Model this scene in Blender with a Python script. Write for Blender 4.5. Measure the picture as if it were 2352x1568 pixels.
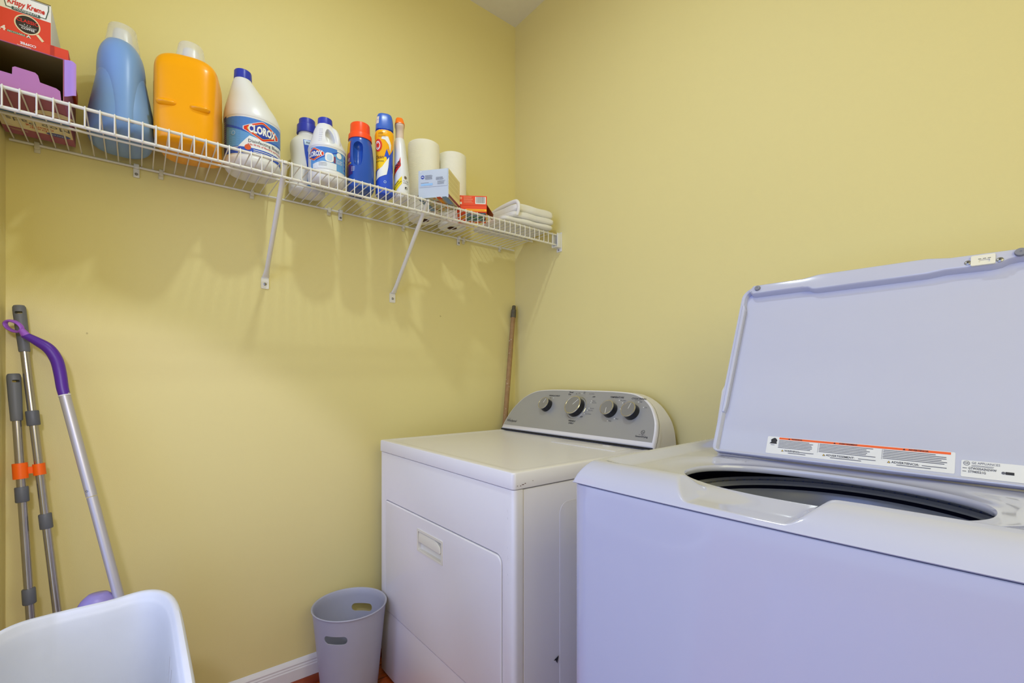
import bpy, bmesh, math, random
from math import sin, cos, pi, radians, atan2, sqrt
from mathutils import Vector, Matrix
random.seed(7)
for o in list(bpy.data.objects): bpy.data.objects.remove(o)
S = bpy.context.scene
C = S.collection

# ------------------------------------------------------------------ camera, light, exposure
cam = bpy.data.objects.new('camera', bpy.data.cameras.new('camera')); C.objects.link(cam)
cam.location = (1.7046, -1.3909, 1.0486); cam.rotation_euler = (radians(90), 0, radians(51.162))
cam.data.sensor_width = 36; cam.data.lens = 16.378; cam.data.shift_y = 84/2352; cam.data.clip_start = .02
S.camera = cam
S.view_settings.view_transform = 'Standard'; S.view_settings.look = 'None'
S.view_settings.gamma = 1; S.view_settings.use_curve_mapping = False
S.view_settings.exposure = 0.0

w = bpy.data.worlds.new('world'); S.world = w; w.use_nodes = True
bg = w.node_tree.nodes['Background']; bg.inputs[0].default_value = (.84, .92, 1, 1); bg.inputs[1].default_value = 1.2

def light(name, kind, loc, energy, color, aim=None, **kw):
    d = bpy.data.lights.new(name, kind); d.energy = energy; d.color = color
    for k, v in kw.items(): setattr(d, k, v)
    o = bpy.data.objects.new(name, d); C.objects.link(o); o.location = loc
    if aim: o.rotation_euler = (Vector(aim)-Vector(loc)).to_track_quat('-Z', 'Y').to_euler()
    return o
light('ceiling_bulb', 'AREA', (.86, -.98, 2.60), 6.6, (.90, 1, 1), aim=(.86, -.98, 0), shape='DISK', size=.075)
light('hall_daylight', 'AREA', (1.45, -3.1, 1.25), 24, (.12, .26, 1), aim=(1.25, 0, .7), shape='RECTANGLE', size=1.6, size_y=2.2)
light('right_fill', 'AREA', (2.335, -1.12, 1.45), 14.6, (1, .955, .52), aim=(0, -1.12, 1.3), shape='RECTANGLE', size=.95, size_y=1.3)  # added fill light in front of the right wall, which has no window
light('cool_fill_spot', 'SPOT', (1.22, -1.58, 1.30), 17.0, (.66, .66, 1), aim=(.0, -1.72, .08), spot_size=radians(92), spot_blend=.22, shadow_soft_size=.04)  # added unseen spot that draws the diagonal light edge on the left wall

# ------------------------------------------------------------------ materials
def lin(c):
    r = []
    for v in c[:3]:
        v /= 255
        r.append(v/12.92 if v <= .04045 else ((v+.055)/1.055)**2.4)
    return (*r, 1)
MATS = {}
def mat(name, rgb, rough=.5, metal=0, coat=0, var=.03, vs=30, bump=0, bs=200, trans=0, alpha=1, ior=1.45, spec=.5, sss=0):
    if name in MATS: return MATS[name]
    m = bpy.data.materials.new(name); m.use_nodes = True; nt = m.node_tree; N = nt.nodes; L = nt.links
    b = N['Principled BSDF']; b.inputs['Roughness'].default_value = rough; b.inputs['Metallic'].default_value = metal
    b.inputs['Coat Weight'].default_value = coat; b.inputs['Coat Roughness'].default_value = .05
    b.inputs['Transmission Weight'].default_value = trans; b.inputs['Alpha'].default_value = alpha
    b.inputs['IOR'].default_value = ior; b.inputs['Specular IOR Level'].default_value = spec
    if sss: b.inputs['Subsurface Weight'].default_value = sss; b.inputs['Subsurface Radius'].default_value = (.02, .02, .02)
    tc = N.new('ShaderNodeTexCoord')
    n = N.new('ShaderNodeTexNoise'); n.inputs['Scale'].default_value = vs; L.new(tc.outputs['Object'], n.inputs['Vector'])
    mx = N.new('ShaderNodeMix'); mx.data_type = 'RGBA'
    c = lin(rgb); mx.inputs[6].default_value = tuple(v*(1-var) for v in c[:3])+(1,)
    mx.inputs[7].default_value = tuple(min(1, v*(1+var)) for v in c[:3])+(1,)
    L.new(n.outputs['Fac'], mx.inputs[0]); L.new(mx.outputs[2], b.inputs['Base Color'])
    if bump:
        n2 = N.new('ShaderNodeTexNoise'); n2.inputs['Scale'].default_value = bs; n2.inputs['Detail'].default_value = 3
        L.new(tc.outputs['Object'], n2.inputs['Vector'])
        bp = N.new('ShaderNodeBump'); bp.inputs['Strength'].default_value = bump; bp.inputs['Distance'].default_value = .002
        L.new(n2.outputs['Fac'], bp.inputs['Height']); L.new(bp.outputs['Normal'], b.inputs['Normal'])
    MATS[name] = m
    return m
def wall_mat():
    m = mat('yellow_paint', (226, 213, 150), .55, var=.015, vs=3, bump=.12, bs=420, spec=.35)
    nt = m.node_tree; N = nt.nodes; L = nt.links; b = N['Principled BSDF']
    src = b.inputs['Base Color'].links[0].from_socket
    tc = N.new('ShaderNodeTexCoord')
    # sparse small scuffs
    v = N.new('ShaderNodeTexVoronoi'); v.inputs['Scale'].default_value = 5.2; L.new(tc.outputs['Object'], v.inputs['Vector'])
    dn = N.new('ShaderNodeTexNoise'); dn.inputs['Scale'].default_value = 60; L.new(tc.outputs['Object'], dn.inputs['Vector'])
    ad = N.new('ShaderNodeMath'); ad.operation = 'MULTIPLY_ADD'; L.new(dn.outputs['Fac'], ad.inputs[0]); ad.inputs[1].default_value = .03
    L.new(v.outputs['Distance'], ad.inputs[2])
    lt = N.new('ShaderNodeMapRange'); L.new(ad.outputs[0], lt.inputs[0]); lt.inputs[1].default_value = .025; lt.inputs[2].default_value = .033
    lt.inputs[3].default_value = .45; lt.inputs[4].default_value = 0
    sx = N.new('ShaderNodeMix'); sx.data_type = 'RGBA'; L.new(lt.outputs[0], sx.inputs[0]); L.new(src, sx.inputs[6])
    sx.inputs[7].default_value = lin((120, 100, 60)); L.new(sx.outputs[2], b.inputs['Base Color'])
    return m
WALL = wall_mat()
CEIL = mat('ceiling_paint', (226, 222, 208), .8, bump=.1)
TRIM = mat('trim_white', (222, 220, 224), .3)
ENAMEL = mat('white_enamel', (230, 228, 234), .30, coat=.1, var=.008)
ENAMEL_B = mat('white_enamel_blue_tint', (188, 191, 216), .10, coat=.5, var=.008)  # washer white, with the bluish light on it mixed into the base colour
PLASTICW = mat('white_plastic', (222, 221, 220), .32, var=.01)
CREAM = mat('cream_plastic', (225, 222, 212), .35, var=.01)
WIREW = mat('white_vinyl', (226, 223, 216), .35, var=.01)
SILVER = mat('brushed_panel', (172, 173, 178), .38, metal=.35, var=.03, vs=8)
CHROME = mat('chrome', (205, 203, 200), .18, metal=.9)
STEEL = mat('steel_tube', (176, 172, 172), .24, metal=.85, var=.08)
ALU = mat('matte_aluminium', (186, 184, 190), .42, metal=.45, var=.02)
BLACKP = mat('black_plastic', (24, 24, 30), .3)
DARK = mat('dark_gap', (28, 28, 32), .7)
WELL = mat('dark_blue_well', (16, 18, 46), .45)
TUB = mat('tub_grey', (206, 208, 214), .3, metal=.15)
GREYP = mat('grey_plastic', (104, 107, 112), .5)
COLLAR = mat('dark_grey_plastic', (96, 100, 110), .5)
BIN = mat('bin_grey', (166, 168, 186), .42)
BASKET = mat('basket_white', (205, 208, 214), .4, bump=.03, bs=500)
ORANGE = mat('orange_plastic', (250, 104, 12), .4)
PURPLE = mat('purple_plastic', (82, 36, 150), .38, bump=.05, bs=900)
LILAC = mat('lilac_plastic', (150, 88, 196), .4)
LAVEN = mat('lavender_plastic', (140, 128, 186), .35)
SCREW = mat('screw_metal', (150, 150, 152), .3, metal=.8)
RUBBER = mat('grey_rubber', (126, 128, 142), .6)
INK = mat('black_ink', (40, 40, 48), .5)
INKG = mat('grey_ink', (96, 98, 112), .5)
WHITEI = mat('white_ink', (236, 236, 236), .5)
REDI = mat('red_ink', (205, 40, 32), .5)
RUST = mat('rust', (92, 56, 42), .8)
MEM = []
# ------------------------------------------------------------------ helpers
class MB:
    def __init__(s): s.v = []; s.f = []; s.m = []
    def add(s, vs, fs, mi=0):
        o = len(s.v); s.v += [tuple(p) for p in vs]; s.f += [tuple(i+o for i in f) for f in fs]; s.m += [mi]*len(fs); return s
    def box(s, x0, x1, y0, y1, z0, z1, mi=0):
        v = [(x, y, z) for z in (z0, z1) for y in (y0, y1) for x in (x0, x1)]
        return s.add(v, [(0, 2, 3, 1), (4, 5, 7, 6), (0, 1, 5, 4), (2, 6, 7, 3), (0, 4, 6, 2), (1, 3, 7, 5)], mi)
    def rings(s, R, cap0=True, cap1=True, closed=True, mi=0):
        n = len(R[0]); v = [p for r in R for p in r]; f = []
        for i in range(len(R)-1):
            for j in range(n if closed else n-1):
                k = (j+1) % n; f.append((i*n+j, i*n+k, (i+1)*n+k, (i+1)*n+j))
        if cap0: f.append(tuple(range(n))[::-1])
        if cap1: f.append(tuple((len(R)-1)*n+j for j in range(n)))
        return s.add(v, f, mi)
    def tube(s, path, r, seg=10, cap=True, mi=0):
        P = [Vector(p) for p in path]; R = []
        rr = r if hasattr(r, '__len__') else [r]*len(P)
        t0 = (P[1]-P[0]).normalized(); up = Vector((0, 0, 1)) if abs(t0.z) < .9 else Vector((1, 0, 0))
        nx = t0.cross(up).normalized()
        for i, p in enumerate(P):
            t = (P[min(i+1, len(P)-1)]-P[max(i-1, 0)]).normalized()
            nx = (nx-t*nx.dot(t)).normalized(); ny = t.cross(nx)
            q = rr[i]; a, b = q if hasattr(q, '__len__') else (q, q)
            R.append([p+nx*a*cos(2*pi*k/seg)+ny*b*sin(2*pi*k/seg) for k in range(seg)])
        return s.rings(R, cap, cap, mi=mi)
    def lathe(s, prof, c=(0, 0, 0), seg=40, cap0=True, cap1=True, mi=0):
        R = [[(c[0]+r*cos(2*pi*k/seg), c[1]+r*sin(2*pi*k/seg), c[2]+z) for k in range(seg)] for r, z in prof]
        return s.rings(R, cap0, cap1, mi=mi)
    def prism(s, poly, f0, f1, mi=0):
        "poly in 2D; f0/f1 map (a,b) to the two end faces"
        return s.rings([[f0(a, b) for a, b in poly], [f1(a, b) for a, b in poly]], mi=mi)
    def xf(s, M):
        s.v = [tuple(M @ Vector(p)) for p in s.v]; return s
    def build(s, name, m, parent=None, smooth=True, bevel=0, bseg=3, sub=0, world=True, angle=40):
        off = Vector((0, 0, 0))
        if parent is not None and world:
            off = Vector(parent.get('_o', (0, 0, 0)))
        me = bpy.data.meshes.new(name); me.from_pydata([tuple(Vector(p)-off) for p in s.v], [], s.f)
        ms = m if isinstance(m, (list, tuple)) else [m]
        for q in ms: me.materials.append(q)
        if len(ms) > 1:
            for p, i in zip(me.polygons, s.m): p.material_index = i
        bm = bmesh.new(); bm.from_mesh(me); bmesh.ops.recalc_face_normals(bm, faces=bm.faces); bm.to_mesh(me); bm.free()
        o = bpy.data.objects.new(name, me); C.objects.link(o)
        if bevel:
            b = o.modifiers.new('bevel', 'BEVEL'); b.width = bevel; b.segments = bseg; b.limit_method = 'ANGLE'; b.angle_limit = radians(35)
            b.harden_normals = False
        if sub:
            q = o.modifiers.new('sub', 'SUBSURF'); q.levels = sub; q.render_levels = sub
        if smooth:
            for p in me.polygons: p.use_smooth = True
            me.set_sharp_from_angle(angle=radians(angle)) if not bevel else None
        if parent is not None: o.parent = parent
        return o
def thing(name, label, cat, loc=(0, 0, 0), rotz=0, group=None, local=False):
    o = bpy.data.objects.new(name, None); C.objects.link(o); o.location = loc; o.rotation_euler = (0, 0, rotz)
    o.empty_display_size = .05
    o['_o'] = (0, 0, 0) if local else tuple(loc)
    o['label'] = label; o['category'] = cat
    if group: o['group'] = group
    return o
def struct(o): o['kind'] = 'structure'; return o
def apply_mods(o):
    dg = bpy.context.evaluated_depsgraph_get(); dg.update()
    me = bpy.data.meshes.new_from_object(o.evaluated_get(dg)); old = o.data; o.modifiers.clear(); o.data = me; return o
def boolean(o, cut, op='DIFFERENCE'):
    m = o.modifiers.new('b', 'BOOLEAN'); m.operation = op; m.object = cut; m.solver = 'EXACT'
    cut.parent = o.parent; bpy.context.view_layer.update(); apply_mods(o)
    me = cut.data; bpy.data.objects.remove(cut); bpy.data.meshes.remove(me); return o
def part_off(parent): return Vector(parent.get('_o', (0, 0, 0)))
TXT = {}
def text_geo(body, size, align='CENTER', shear=0, bold=0, sx=1, flip=1):
    k = (body, align, shear, bold)
    if k not in TXT:
        cu = bpy.data.curves.new('t', 'FONT'); cu.body = body; cu.size = 1; cu.align_x = align; cu.align_y = 'CENTER'
        cu.shear = shear; cu.offset = bold; cu.resolution_u = 2
        ob = bpy.data.objects.new('t', cu); C.objects.link(ob)
        dg = bpy.context.evaluated_depsgraph_get(); dg.update()
        me = bpy.data.meshes.new_from_object(ob.evaluated_get(dg))
        TXT[k] = ([(v.co.x, v.co.y) for v in me.vertices], [tuple(p.vertices) for p in me.polygons])
        bpy.data.objects.remove(ob); bpy.data.meshes.remove(me)
    v, f = TXT[k]
    return [(x*size*sx, y*size*flip) for x, y in v], f
def patch_geo(poly, step=.012):
    bm = bmesh.new(); vs = [bm.verts.new((a, b, 0)) for a, b in poly]; bm.faces.new(vs)
    bmesh.ops.triangulate(bm, faces=bm.faces)
    for _ in range(5):
        E_ = [e for e in bm.edges if e.calc_length() > step]
        if not E_: break
        bmesh.ops.subdivide_edges(bm, edges=E_, cuts=1); bmesh.ops.triangulate(bm, faces=bm.faces)
    bm.verts.index_update()
    r = [(v.co.x, v.co.y) for v in bm.verts], [tuple(q.index for q in f.verts) for f in bm.faces]; bm.free(); return r
class Decals:
    "flat printed marks mapped on a surface; fn(a,b,h)->point, h = height above the surface"
    def __init__(s, fn): s.fn = fn; s.L = {}; s.lift = 0
    def _add(s, m, geo, at, rot, h):
        v, f = geo; c, q = cos(rot), sin(rot)
        mb = s.L.setdefault(m.name, (m, MB()))[1]
        mb.add([s.fn(at[0]+a*c-b*q, at[1]+a*q+b*c, h) for a, b in v], f)
    def text(s, body, at, size, m, rot=0, h=.0008, **k): s._add(m, text_geo(body, size, **k), at, rot, h)
    def poly(s, pts, m, at=(0, 0), rot=0, h=.0004, step=.012): s._add(m, patch_geo(pts, step), at, rot, h)
    def rect(s, x0, x1, y0, y1, m, h=.0004, step=.012): s.poly([(x0, y0), (x1, y0), (x1, y1), (x0, y1)], m, h=h, step=step)
    def disc(s, c, r, m, h=.0005, ry=None, n=24): s.poly([(c[0]+r*cos(2*pi*k/n), c[1]+(ry or r)*sin(2*pi*k/n)) for k in range(n)], m, h=h)
    def lines(s, x0, x1, y, dy, n, m, th=.0012, h=.0008):
        for i in range(n):
            e = x1-(x1-x0)*random.uniform(0, .22); s.rect(x0, e, y-i*dy-th/2, y-i*dy+th/2, m, h=h, step=.02)
    def build(s, parent, names=None, deflt='printing'):
        out = MB(); ms = []
        for k, (m, mb) in s.L.items():
            out.add(mb.v, mb.f, len(ms)); ms.append(m)
        return out.build(deflt, ms, parent, smooth=False)
def srounded(x0, x1, y0, y1, r, n=6):
    out = []
    rs = r if hasattr(r, '__len__') else [r]*4
    for (cx, cy, a0, q) in ((x1-rs[0], y1-rs[0], 0, rs[0]), (x0+rs[1], y1-rs[1], 90, rs[1]), (x0+rs[2], y0+rs[2], 180, rs[2]), (x1-rs[3], y0+rs[3], 270, rs[3])):
        for k in range(n+1):
            a = radians(a0+90*k/n); out.append((cx+q*cos(a), cy+q*sin(a)))
    return out
def sm(a, b, x):
    t = max(0, min(1, (x-a)/(b-a))); return t*t*(3-2*t)
def cr(P, n=6):
    "catmull-rom through points"
    P = [Vector(p) for p in P]; out = []
    for i in range(len(P)-1):
        a = P[max(i-1, 0)]; b = P[i]; c = P[i+1]; d = P[min(i+2, len(P)-1)]
        for k in range(n):
            t = k/n; out.append(.5*((2*b)+(c-a)*t+(2*a-5*b+4*c-d)*t*t+(3*b-a-3*c+d)*t**3))
    out.append(P[-1]); return out
class Loft:
    "bottle body: sections (z, cx, cy, rx, ry, n) in local axes, superellipse rings"
    def __init__(s, secs, sub=4, seg=56):
        s.s = [list(q) for q in cr_n(secs, sub)]; s.seg = seg
    def at(s, z):
        S_ = s.s
        if z <= S_[0][0]: return S_[0]
        for i in range(len(S_)-1):
            if S_[i][0] <= z <= S_[i+1][0]:
                d = S_[i+1][0]-S_[i][0]; t = 0 if d == 0 else (z-S_[i][0])/d
                return [S_[i][k]*(1-t)+S_[i+1][k]*t for k in range(6)]
        return S_[-1]
    def pt(s, th, z, h=0, sec=None):
        q = sec or s.at(z); c, si = cos(th), sin(th); n = q[5]
        k = (abs(c)**n+abs(si)**n)**(-1/n)
        return (q[1]+(q[3]*k+h)*c, q[2]+(q[4]*k+h)*si, z)
    def geo(s, mb=None, mi=0):
        mb = mb or MB()
        mb.rings([[s.pt(2*pi*k/s.seg, q[0], sec=q) for k in range(s.seg)] for q in s.s], mi=mi); return mb
def cr_n(secs, n):
    out = []
    for i in range(len(secs)-1):
        a = secs[max(i-1, 0)]; b = secs[i]; c = secs[i+1]; d = secs[min(i+2, len(secs)-1)]
        for k in range(n):
            t = k/n; row = []
            for j in range(len(b)):
                # monotone cubic: limit tangents
                m0 = (c[j]-a[j])/2; m1 = (d[j]-b[j])/2; dl = c[j]-b[j]
                if dl == 0 or (b[j]-a[j])*dl < 0: m0 = 0 if i else m0
                if dl == 0 or (d[j]-c[j])*dl < 0: m1 = 0
                if dl:
                    m0 = max(-3*abs(dl), min(3*abs(dl), m0)); m1 = max(-3*abs(dl), min(3*abs(dl), m1))
                h00 = 2*t**3-3*t*t+1; h10 = t**3-2*t*t+t; h01 = -2*t**3+3*t*t; h11 = t**3-t*t
                row.append(h00*b[j]+h10*m0+h01*c[j]+h11*m1)
            out.append(row)
    out.append(list(secs[-1])); return out

# ------------------------------------------------------------------ room
XR, YF, ZC = 2.35, -1.647, 2.703
struct(MB().box(-.12, 0, YF-.12, .12, 0, ZC).build('wall_left', WALL, smooth=False))
struct(MB().box(0, XR, 0, .12, 0, ZC).build('wall_back', WALL, smooth=False))
struct(MB().box(XR, XR+.12, YF-.12, .12, 0, ZC).build('wall_right', WALL, smooth=False))
f = MB(); f.box(0, .28, YF-.12, YF, 0, ZC); f.box(1.95, XR, YF-.12, YF, 0, ZC); f.box(.28, 1.95, YF-.12, YF, 2.10, ZC)
struct(f.build('wall_front', WALL, smooth=False))
struct(MB().box(-.12, XR+.12, YF-.12, .12, ZC, ZC+.1).build('ceiling', CEIL, smooth=False))
def floor_mat():
    m = mat('red_oak_floor', (150, 66, 28), .28, coat=.3)
    nt = m.node_tree; N = nt.nodes; L = nt.links; b = N['Principled BSDF']
    tc = N.new('ShaderNodeTexCoord'); mp = N.new('ShaderNodeMapping'); mp.inputs['Rotation'].default_value = (0, 0, radians(90)); L.new(tc.outputs['Object'], mp.inputs[0])
    br = N.new('ShaderNodeTexBrick'); L.new(mp.outputs[0], br.inputs[0]); br.inputs['Scale'].default_value = 1
    br.inputs['Brick Width'].default_value = .9; br.inputs['Row Height'].default_value = .075; br.inputs['Mortar Size'].default_value = .0015
    br.inputs['Color1'].default_value = lin((178, 84, 34)); br.inputs['Color2'].default_value = lin((146, 60, 26)); br.inputs['Mortar'].default_value = lin((50, 20, 12))
    sc = N.new('ShaderNodeMapping'); sc.inputs['Scale'].default_value = (60, 4, 1); L.new(tc.outputs['Object'], sc.inputs[0])
    n = N.new('ShaderNodeTexNoise'); n.inputs['Scale'].default_value = 1.4; n.inputs['Detail'].default_value = 5; L.new(sc.outputs[0], n.inputs[0])
    mx = N.new('ShaderNodeMix'); mx.data_type = 'RGBA'; mx.blend_type = 'MULTIPLY'; mx.inputs[0].default_value = .8
    cr_ = N.new('ShaderNodeMapRange'); L.new(n.outputs['Fac'], cr_.inputs[0]); cr_.inputs[1].default_value = .3; cr_.inputs[2].default_value = .7; cr_.inputs[3].default_value = .55; cr_.inputs[4].default_value = 1.2
    L.new(br.outputs['Color'], mx.inputs[6]); L.new(cr_.outputs[0], mx.inputs[7]); L.new(mx.outputs[2], b.inputs['Base Color'])
    return m
FLOOR = floor_mat()
struct(MB().box(-.12, XR+.12, -3.4, .12, -.1, 0).build('floor', FLOOR, smooth=False))
bbp = [(0, 0), (.013, 0), (.013, .058), (.011, .062), (.011, .066), (.009, .070), (.0095, .075), (.006, .082), (.003, .086), (0, .089)]
struct(MB().prism(bbp, lambda a, b: (a, YF, b), lambda a, b: (a, 0, b)).build('baseboard_left', TRIM, bevel=0, angle=25))
struct(MB().prism(bbp, lambda a, b: (.013, -a, b), lambda a, b: (XR, -a, b)).build('baseboard_back', TRIM, angle=25))
struct(MB().prism(bbp, lambda a, b: (.013, YF+a, b), lambda a, b: (.27, YF+a, b)).build('baseboard_front', TRIM, angle=25))
qr = [(0, 0)]+[(.02*cos(radians(k*15)), .022*sin(radians(k*15))) for k in range(7)]
struct(MB().prism(qr, lambda a, b: (.013+a, YF+.013, b), lambda a, b: (.013+a, -.013, b)).build('trim_1', mat('shoe_wood', (132, 52, 26), .3, coat=.3, var=.2, vs=20), angle=25))

# ------------------------------------------------------------------ wire shelf
ZD = 1.6535
sh = thing('wire_shelf', 'long white vinyl-coated wire shelf mounted across the yellow wall', 'shelf', (.008, -.83, 1.648))
MB().tube([(.300, -1.643, 1.648), (.300, -.020, 1.648)], .0037).build('front_rail', WIREW, sh)
MB().tube([(.3005, -1.643, 1.606), (.3005, -.020, 1.606)], .0037).build('lower_rail', WIREW, sh)
MB().tube([(.166, -1.640, 1.6475), (.166, -.036, 1.6475)], .003).build('middle_rail', WIREW, sh)
MB().tube([(.0075, -1.640, 1.6465), (.0075, -.012, 1.6465)], .0033).build('rear_rail', WIREW, sh)
wm = MB(); y = -1.632
while y < -.03:
    wm.tube([(.006, y, 1.6515), (.150, y, 1.6518), (.296, y, 1.6515), (.302, y, 1.6518), (.3045, y, 1.648), (.3048, y, 1.625), (.3045, y, 1.605)], .0016, 6); y += .02517
wm.build('wire_deck', WIREW, sh)
CLIPM = mat('clear_clip', (214, 208, 186), .25)
for y, k in [(-1.591, 0), (-1.392, 1), (-1.336, 0), (-1.101, 0), (-.858, 0), (-.818, 1), (-.572, 0), (-.316, 1), (-.290, 0), (-.093, 0)]:
    b = MB()
    if k:
        b.box(.0005, .006, y-.007, y+.007, 1.618, 1.652); b.box(.0005, .014, y-.006, y+.006, 1.641, 1.654)
        c = b.build('wall_clip', PLASTICW, sh, bevel=.0015)
        MB().lathe([(.0, 0), (.004, 0), (.004, .001), (.002, .003), (0, .003)], seg=16).xf(Matrix.Translation((.006, y, 1.627)) @ Matrix.Rotation(pi/2, 4, 'Y')).build('screw', SCREW, c).location = (0, 0, 0)
    else:
        b.box(.0005, .0115, y-.005, y+.005, 1.636, 1.654); b.box(.0005, .004, y-.006, y+.006, 1.628, 1.650)
        b.build('wall_clip', CLIPM, sh, bevel=.0012)
# diagonal support arms with flattened feet
for yt, yf in ((-1.068, -1.063), (-.622, -.617)):
    p0 = Vector((.2945, yt, 1.646)); p1 = Vector((.010, yf, 1.374))
    d = p1-p0
    R = [p0+d*t for t in (0, .04, .1, .5, .9, .95, .985)]
    m_ = MB().tube(R, [(.0062, .0062), (.0075, .0075), (.0072, .0072), (.0072, .0072), (.0072, .0072), (.009, .004), (.011, .0018)], 14)
    fp = srounded(yf-.0115, yf+.0115, 1.342, 1.382, [.008, .008, .003, .003], 5)
    m_.prism(fp, lambda a, b: (.0005, a, b), lambda a, b: (.0035, a, b))
    m_.tube([(.2945, yt-.002, 1.640), (.2950, yt-.002, 1.6485), (.300, yt-.002, 1.6512), (.3060, yt-.002, 1.6490), (.3065, yt-.002, 1.643)], [(.006, .0022)]*5, 10)
    a = m_.build('support_arm', WIREW, sh)
    MB().lathe([(0, 0), (.0045, 0), (.0045, .001), (.002, .003), (0, .003)], seg=16).xf(Matrix.Translation((.0035, yf, 1.357)) @ Matrix.Rotation(pi/2, 4, 'Y')).build('screw', SCREW, a, world=True)
for o in list(C.objects):
    if o.name.startswith('screw') and o.parent and o.parent.parent == sh:
        # parts of parts share the shelf origin
        for v in o.data.vertices: v.co -= Vector(sh['_o'])
def endcap(yw, sgn, zc=1.6255):
    b = MB(); x0, x1 = .283, .312
    b.box(x0, x1+.001, *(sorted((yw, yw+sgn*.0035))), zc-.045, zc+.035)
    b.box(x0+.002, x0+.005, *(sorted((yw, yw+sgn*.034))), zc-.028, zc+.027)
    b.box(x1-.004, x1, *(sorted((yw, yw+sgn*.026))), zc-.028, zc+.029)
    b.box(x0+.002, x1, *(sorted((yw, yw+sgn*.034))), zc-.031, zc-.027)
    e = b.build('end_bracket', PLASTICW, sh, bevel=.0012)
    for dz in (-.037, .031):
        q = MB().lathe([(0, 0), (.0038, 0), (.0038, .0008), (.0018, .0024), (0, .0024)], seg=16)
        q.xf(Matrix.Translation((.296, yw+sgn*.0035, zc+dz)) @ Matrix.Rotation(sgn*-pi/2, 4, 'X'))
        q.xf(Matrix.Translation(-Vector(sh['_o']))); q.build('screw', SCREW, e)
endcap(0, -1); endcap(YF, 1)

# ------------------------------------------------------------------ shelf goods
def bottle_thing(name, label, cat, x, y, rot=0): return thing(name, label, cat, (x, y, ZD), rot, local=True)
def capcyl(r0, r1, z0, z1, c=(0, 0), rnd=.003, ribs=0, seg=48):
    mb = MB(); prof = [(0, z0), (r0, z0), (r0, z0+.001)]
    for k in range(5): t = k/4; prof.append((r1-rnd+rnd*cos(t*pi/2), z1-rnd+rnd*sin(t*pi/2)))
    prof.append((0, z1)); mb.lathe(prof, (c[0], c[1], 0), seg, cap0=False, cap1=False)
    if ribs:
        out = []
        for (X_, Y_, Z_) in mb.v:
            dx, dy = X_-c[0], Y_-c[1]; rr = sqrt(dx*dx+dy*dy)
            if rr > r1*.9 and z0+.002 < Z_ < z1-.001 or rr > r0*.97:
                a = atan2(dy, dx); kf = 1+.012*cos(ribs*a); dx *= kf; dy *= kf
            out.append((c[0]+dx, c[1]+dy, Z_))
        mb.v = out
    return mb
# --- blue jug (narrow side to camera)
BLUE = mat('blue_hdpe', (122, 160, 218), .36, var=.02, spec=.4)
t = bottle_thing('detergent_jug', 'large sky-blue detergent jug with clear cup cap, beside the cardboard boxes', 'bottle', .125, -1.422, radians(4))
hips = Loft([(0, 0, 0, .080, .050, 2.6), (.006, 0, 0, .098, .062, 2.6), (.025, 0, 0, .106, .068, 2.6), (.055, 0, 0, .104, .067, 2.6), (.10, 0, 0, .098, .0600, 2.5),
             (.135, 0, 0, .092, .0540, 2.4), (.160, 0, 0, .085, .0500, 2.3), (.176, 0, 0, .074, .0435, 2.2), (.182, 0, 0, .055, .030, 2)], 5)
core = Loft([(.02, 0, 0, .112, .040, 2.4), (.06, 0, 0, .108, .0420, 2.4), (.12, 0, 0, .101, .0465, 2.3), (.17, 0, 0, .092, .0495, 2.2), (.205, 0, -.001, .082, .0475, 2.2), (.228, 0, -.002, .070, .0425, 2.1),
             (.243, 0, -.003, .056, .0355, 2), (.252, 0, -.004, .040, .0300, 2), (.258, 0, -.004, .030, .0275, 2)], 5)
mb = MB(); hips.geo(mb); core.geo(mb); mb.build('jug_body', BLUE, t, angle=60)
cc = (0, .002)
MB().lathe([(.0275, .250), (.029, .256), (.029, .260), (.0205, .262), (.0205, .276), (.0185, .292), (.0170, .294), (0, .293)], (cc[0], cc[1], 0), 40, cap0=False).build('spout', PLASTICW, t)
CLEAR = mat('clear_cup', (238, 240, 240), .25, trans=.0, alpha=.34, var=.0)
MB().lathe([(.0365, .240), (.036, .252), (.0325, .275), (.0295, .298), (.0275, .302), (0, .303)], (cc[0], cc[1], 0), 40, cap0=False).build('clear_cap', CLEAR, t)
# --- yellow jug
YEL = mat('yellow_orange_hdpe', (246, 166, 6), .30, var=.015, spec=.45)
t = bottle_thing('detergent_jug', 'wide golden-yellow detergent jug with clear cap, between blue jug and white bleach bottle', 'bottle', .168, -1.279, radians(-14))
yb = Loft([(0, 0, 0, .070, .058, 4), (.004, 0, 0, .078, .066, 4.2), (.012, 0, 0, .084, .0695, 4.4), (.05, 0, 0, .084, .0710, 4.4), (.13, 0, 0, .080, .0712, 4.4), (.190, 0, 0, .077, .0712, 4.4), (.208, 0, 0, .074, .0700, 4.2),
           (.222, 0, 0, .069, .0660, 3.8), (.233, 0, 0, .061, .0580, 3.2), (.240, 0, .001, .048, .0440, 2.6), (.243, 0, .002, .034, .031, 2)], 5)
mb = yb.geo()
for yc in (-.036, .036):   # two grip ribs standing out of the broad face
    g = Loft([(-.009, 0, 0, .001, .006, 2), (-.0065, 0, 0, .007, .018, 2.2), (0, 0, 0, .0115, .023, 2.2), (.0065, 0, 0, .007, .018, 2.2), (.009, 0, 0, .001, .006, 2)], 4, 28)
    gm = g.geo(); gm.xf(Matrix.Translation((.0785, yc, .094))); mb.add(gm.v, gm.f)
mb.build('jug_body', YEL, t, angle=60)
cc = (0, .003)
MB().lathe([(.030, .238), (.031, .244), (.031, .248), (0.02, .249)], (cc[0], cc[1], 0), 40).build('neck_ring', mat('yellow_dark', (226, 138, 10), .4), t)
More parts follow.
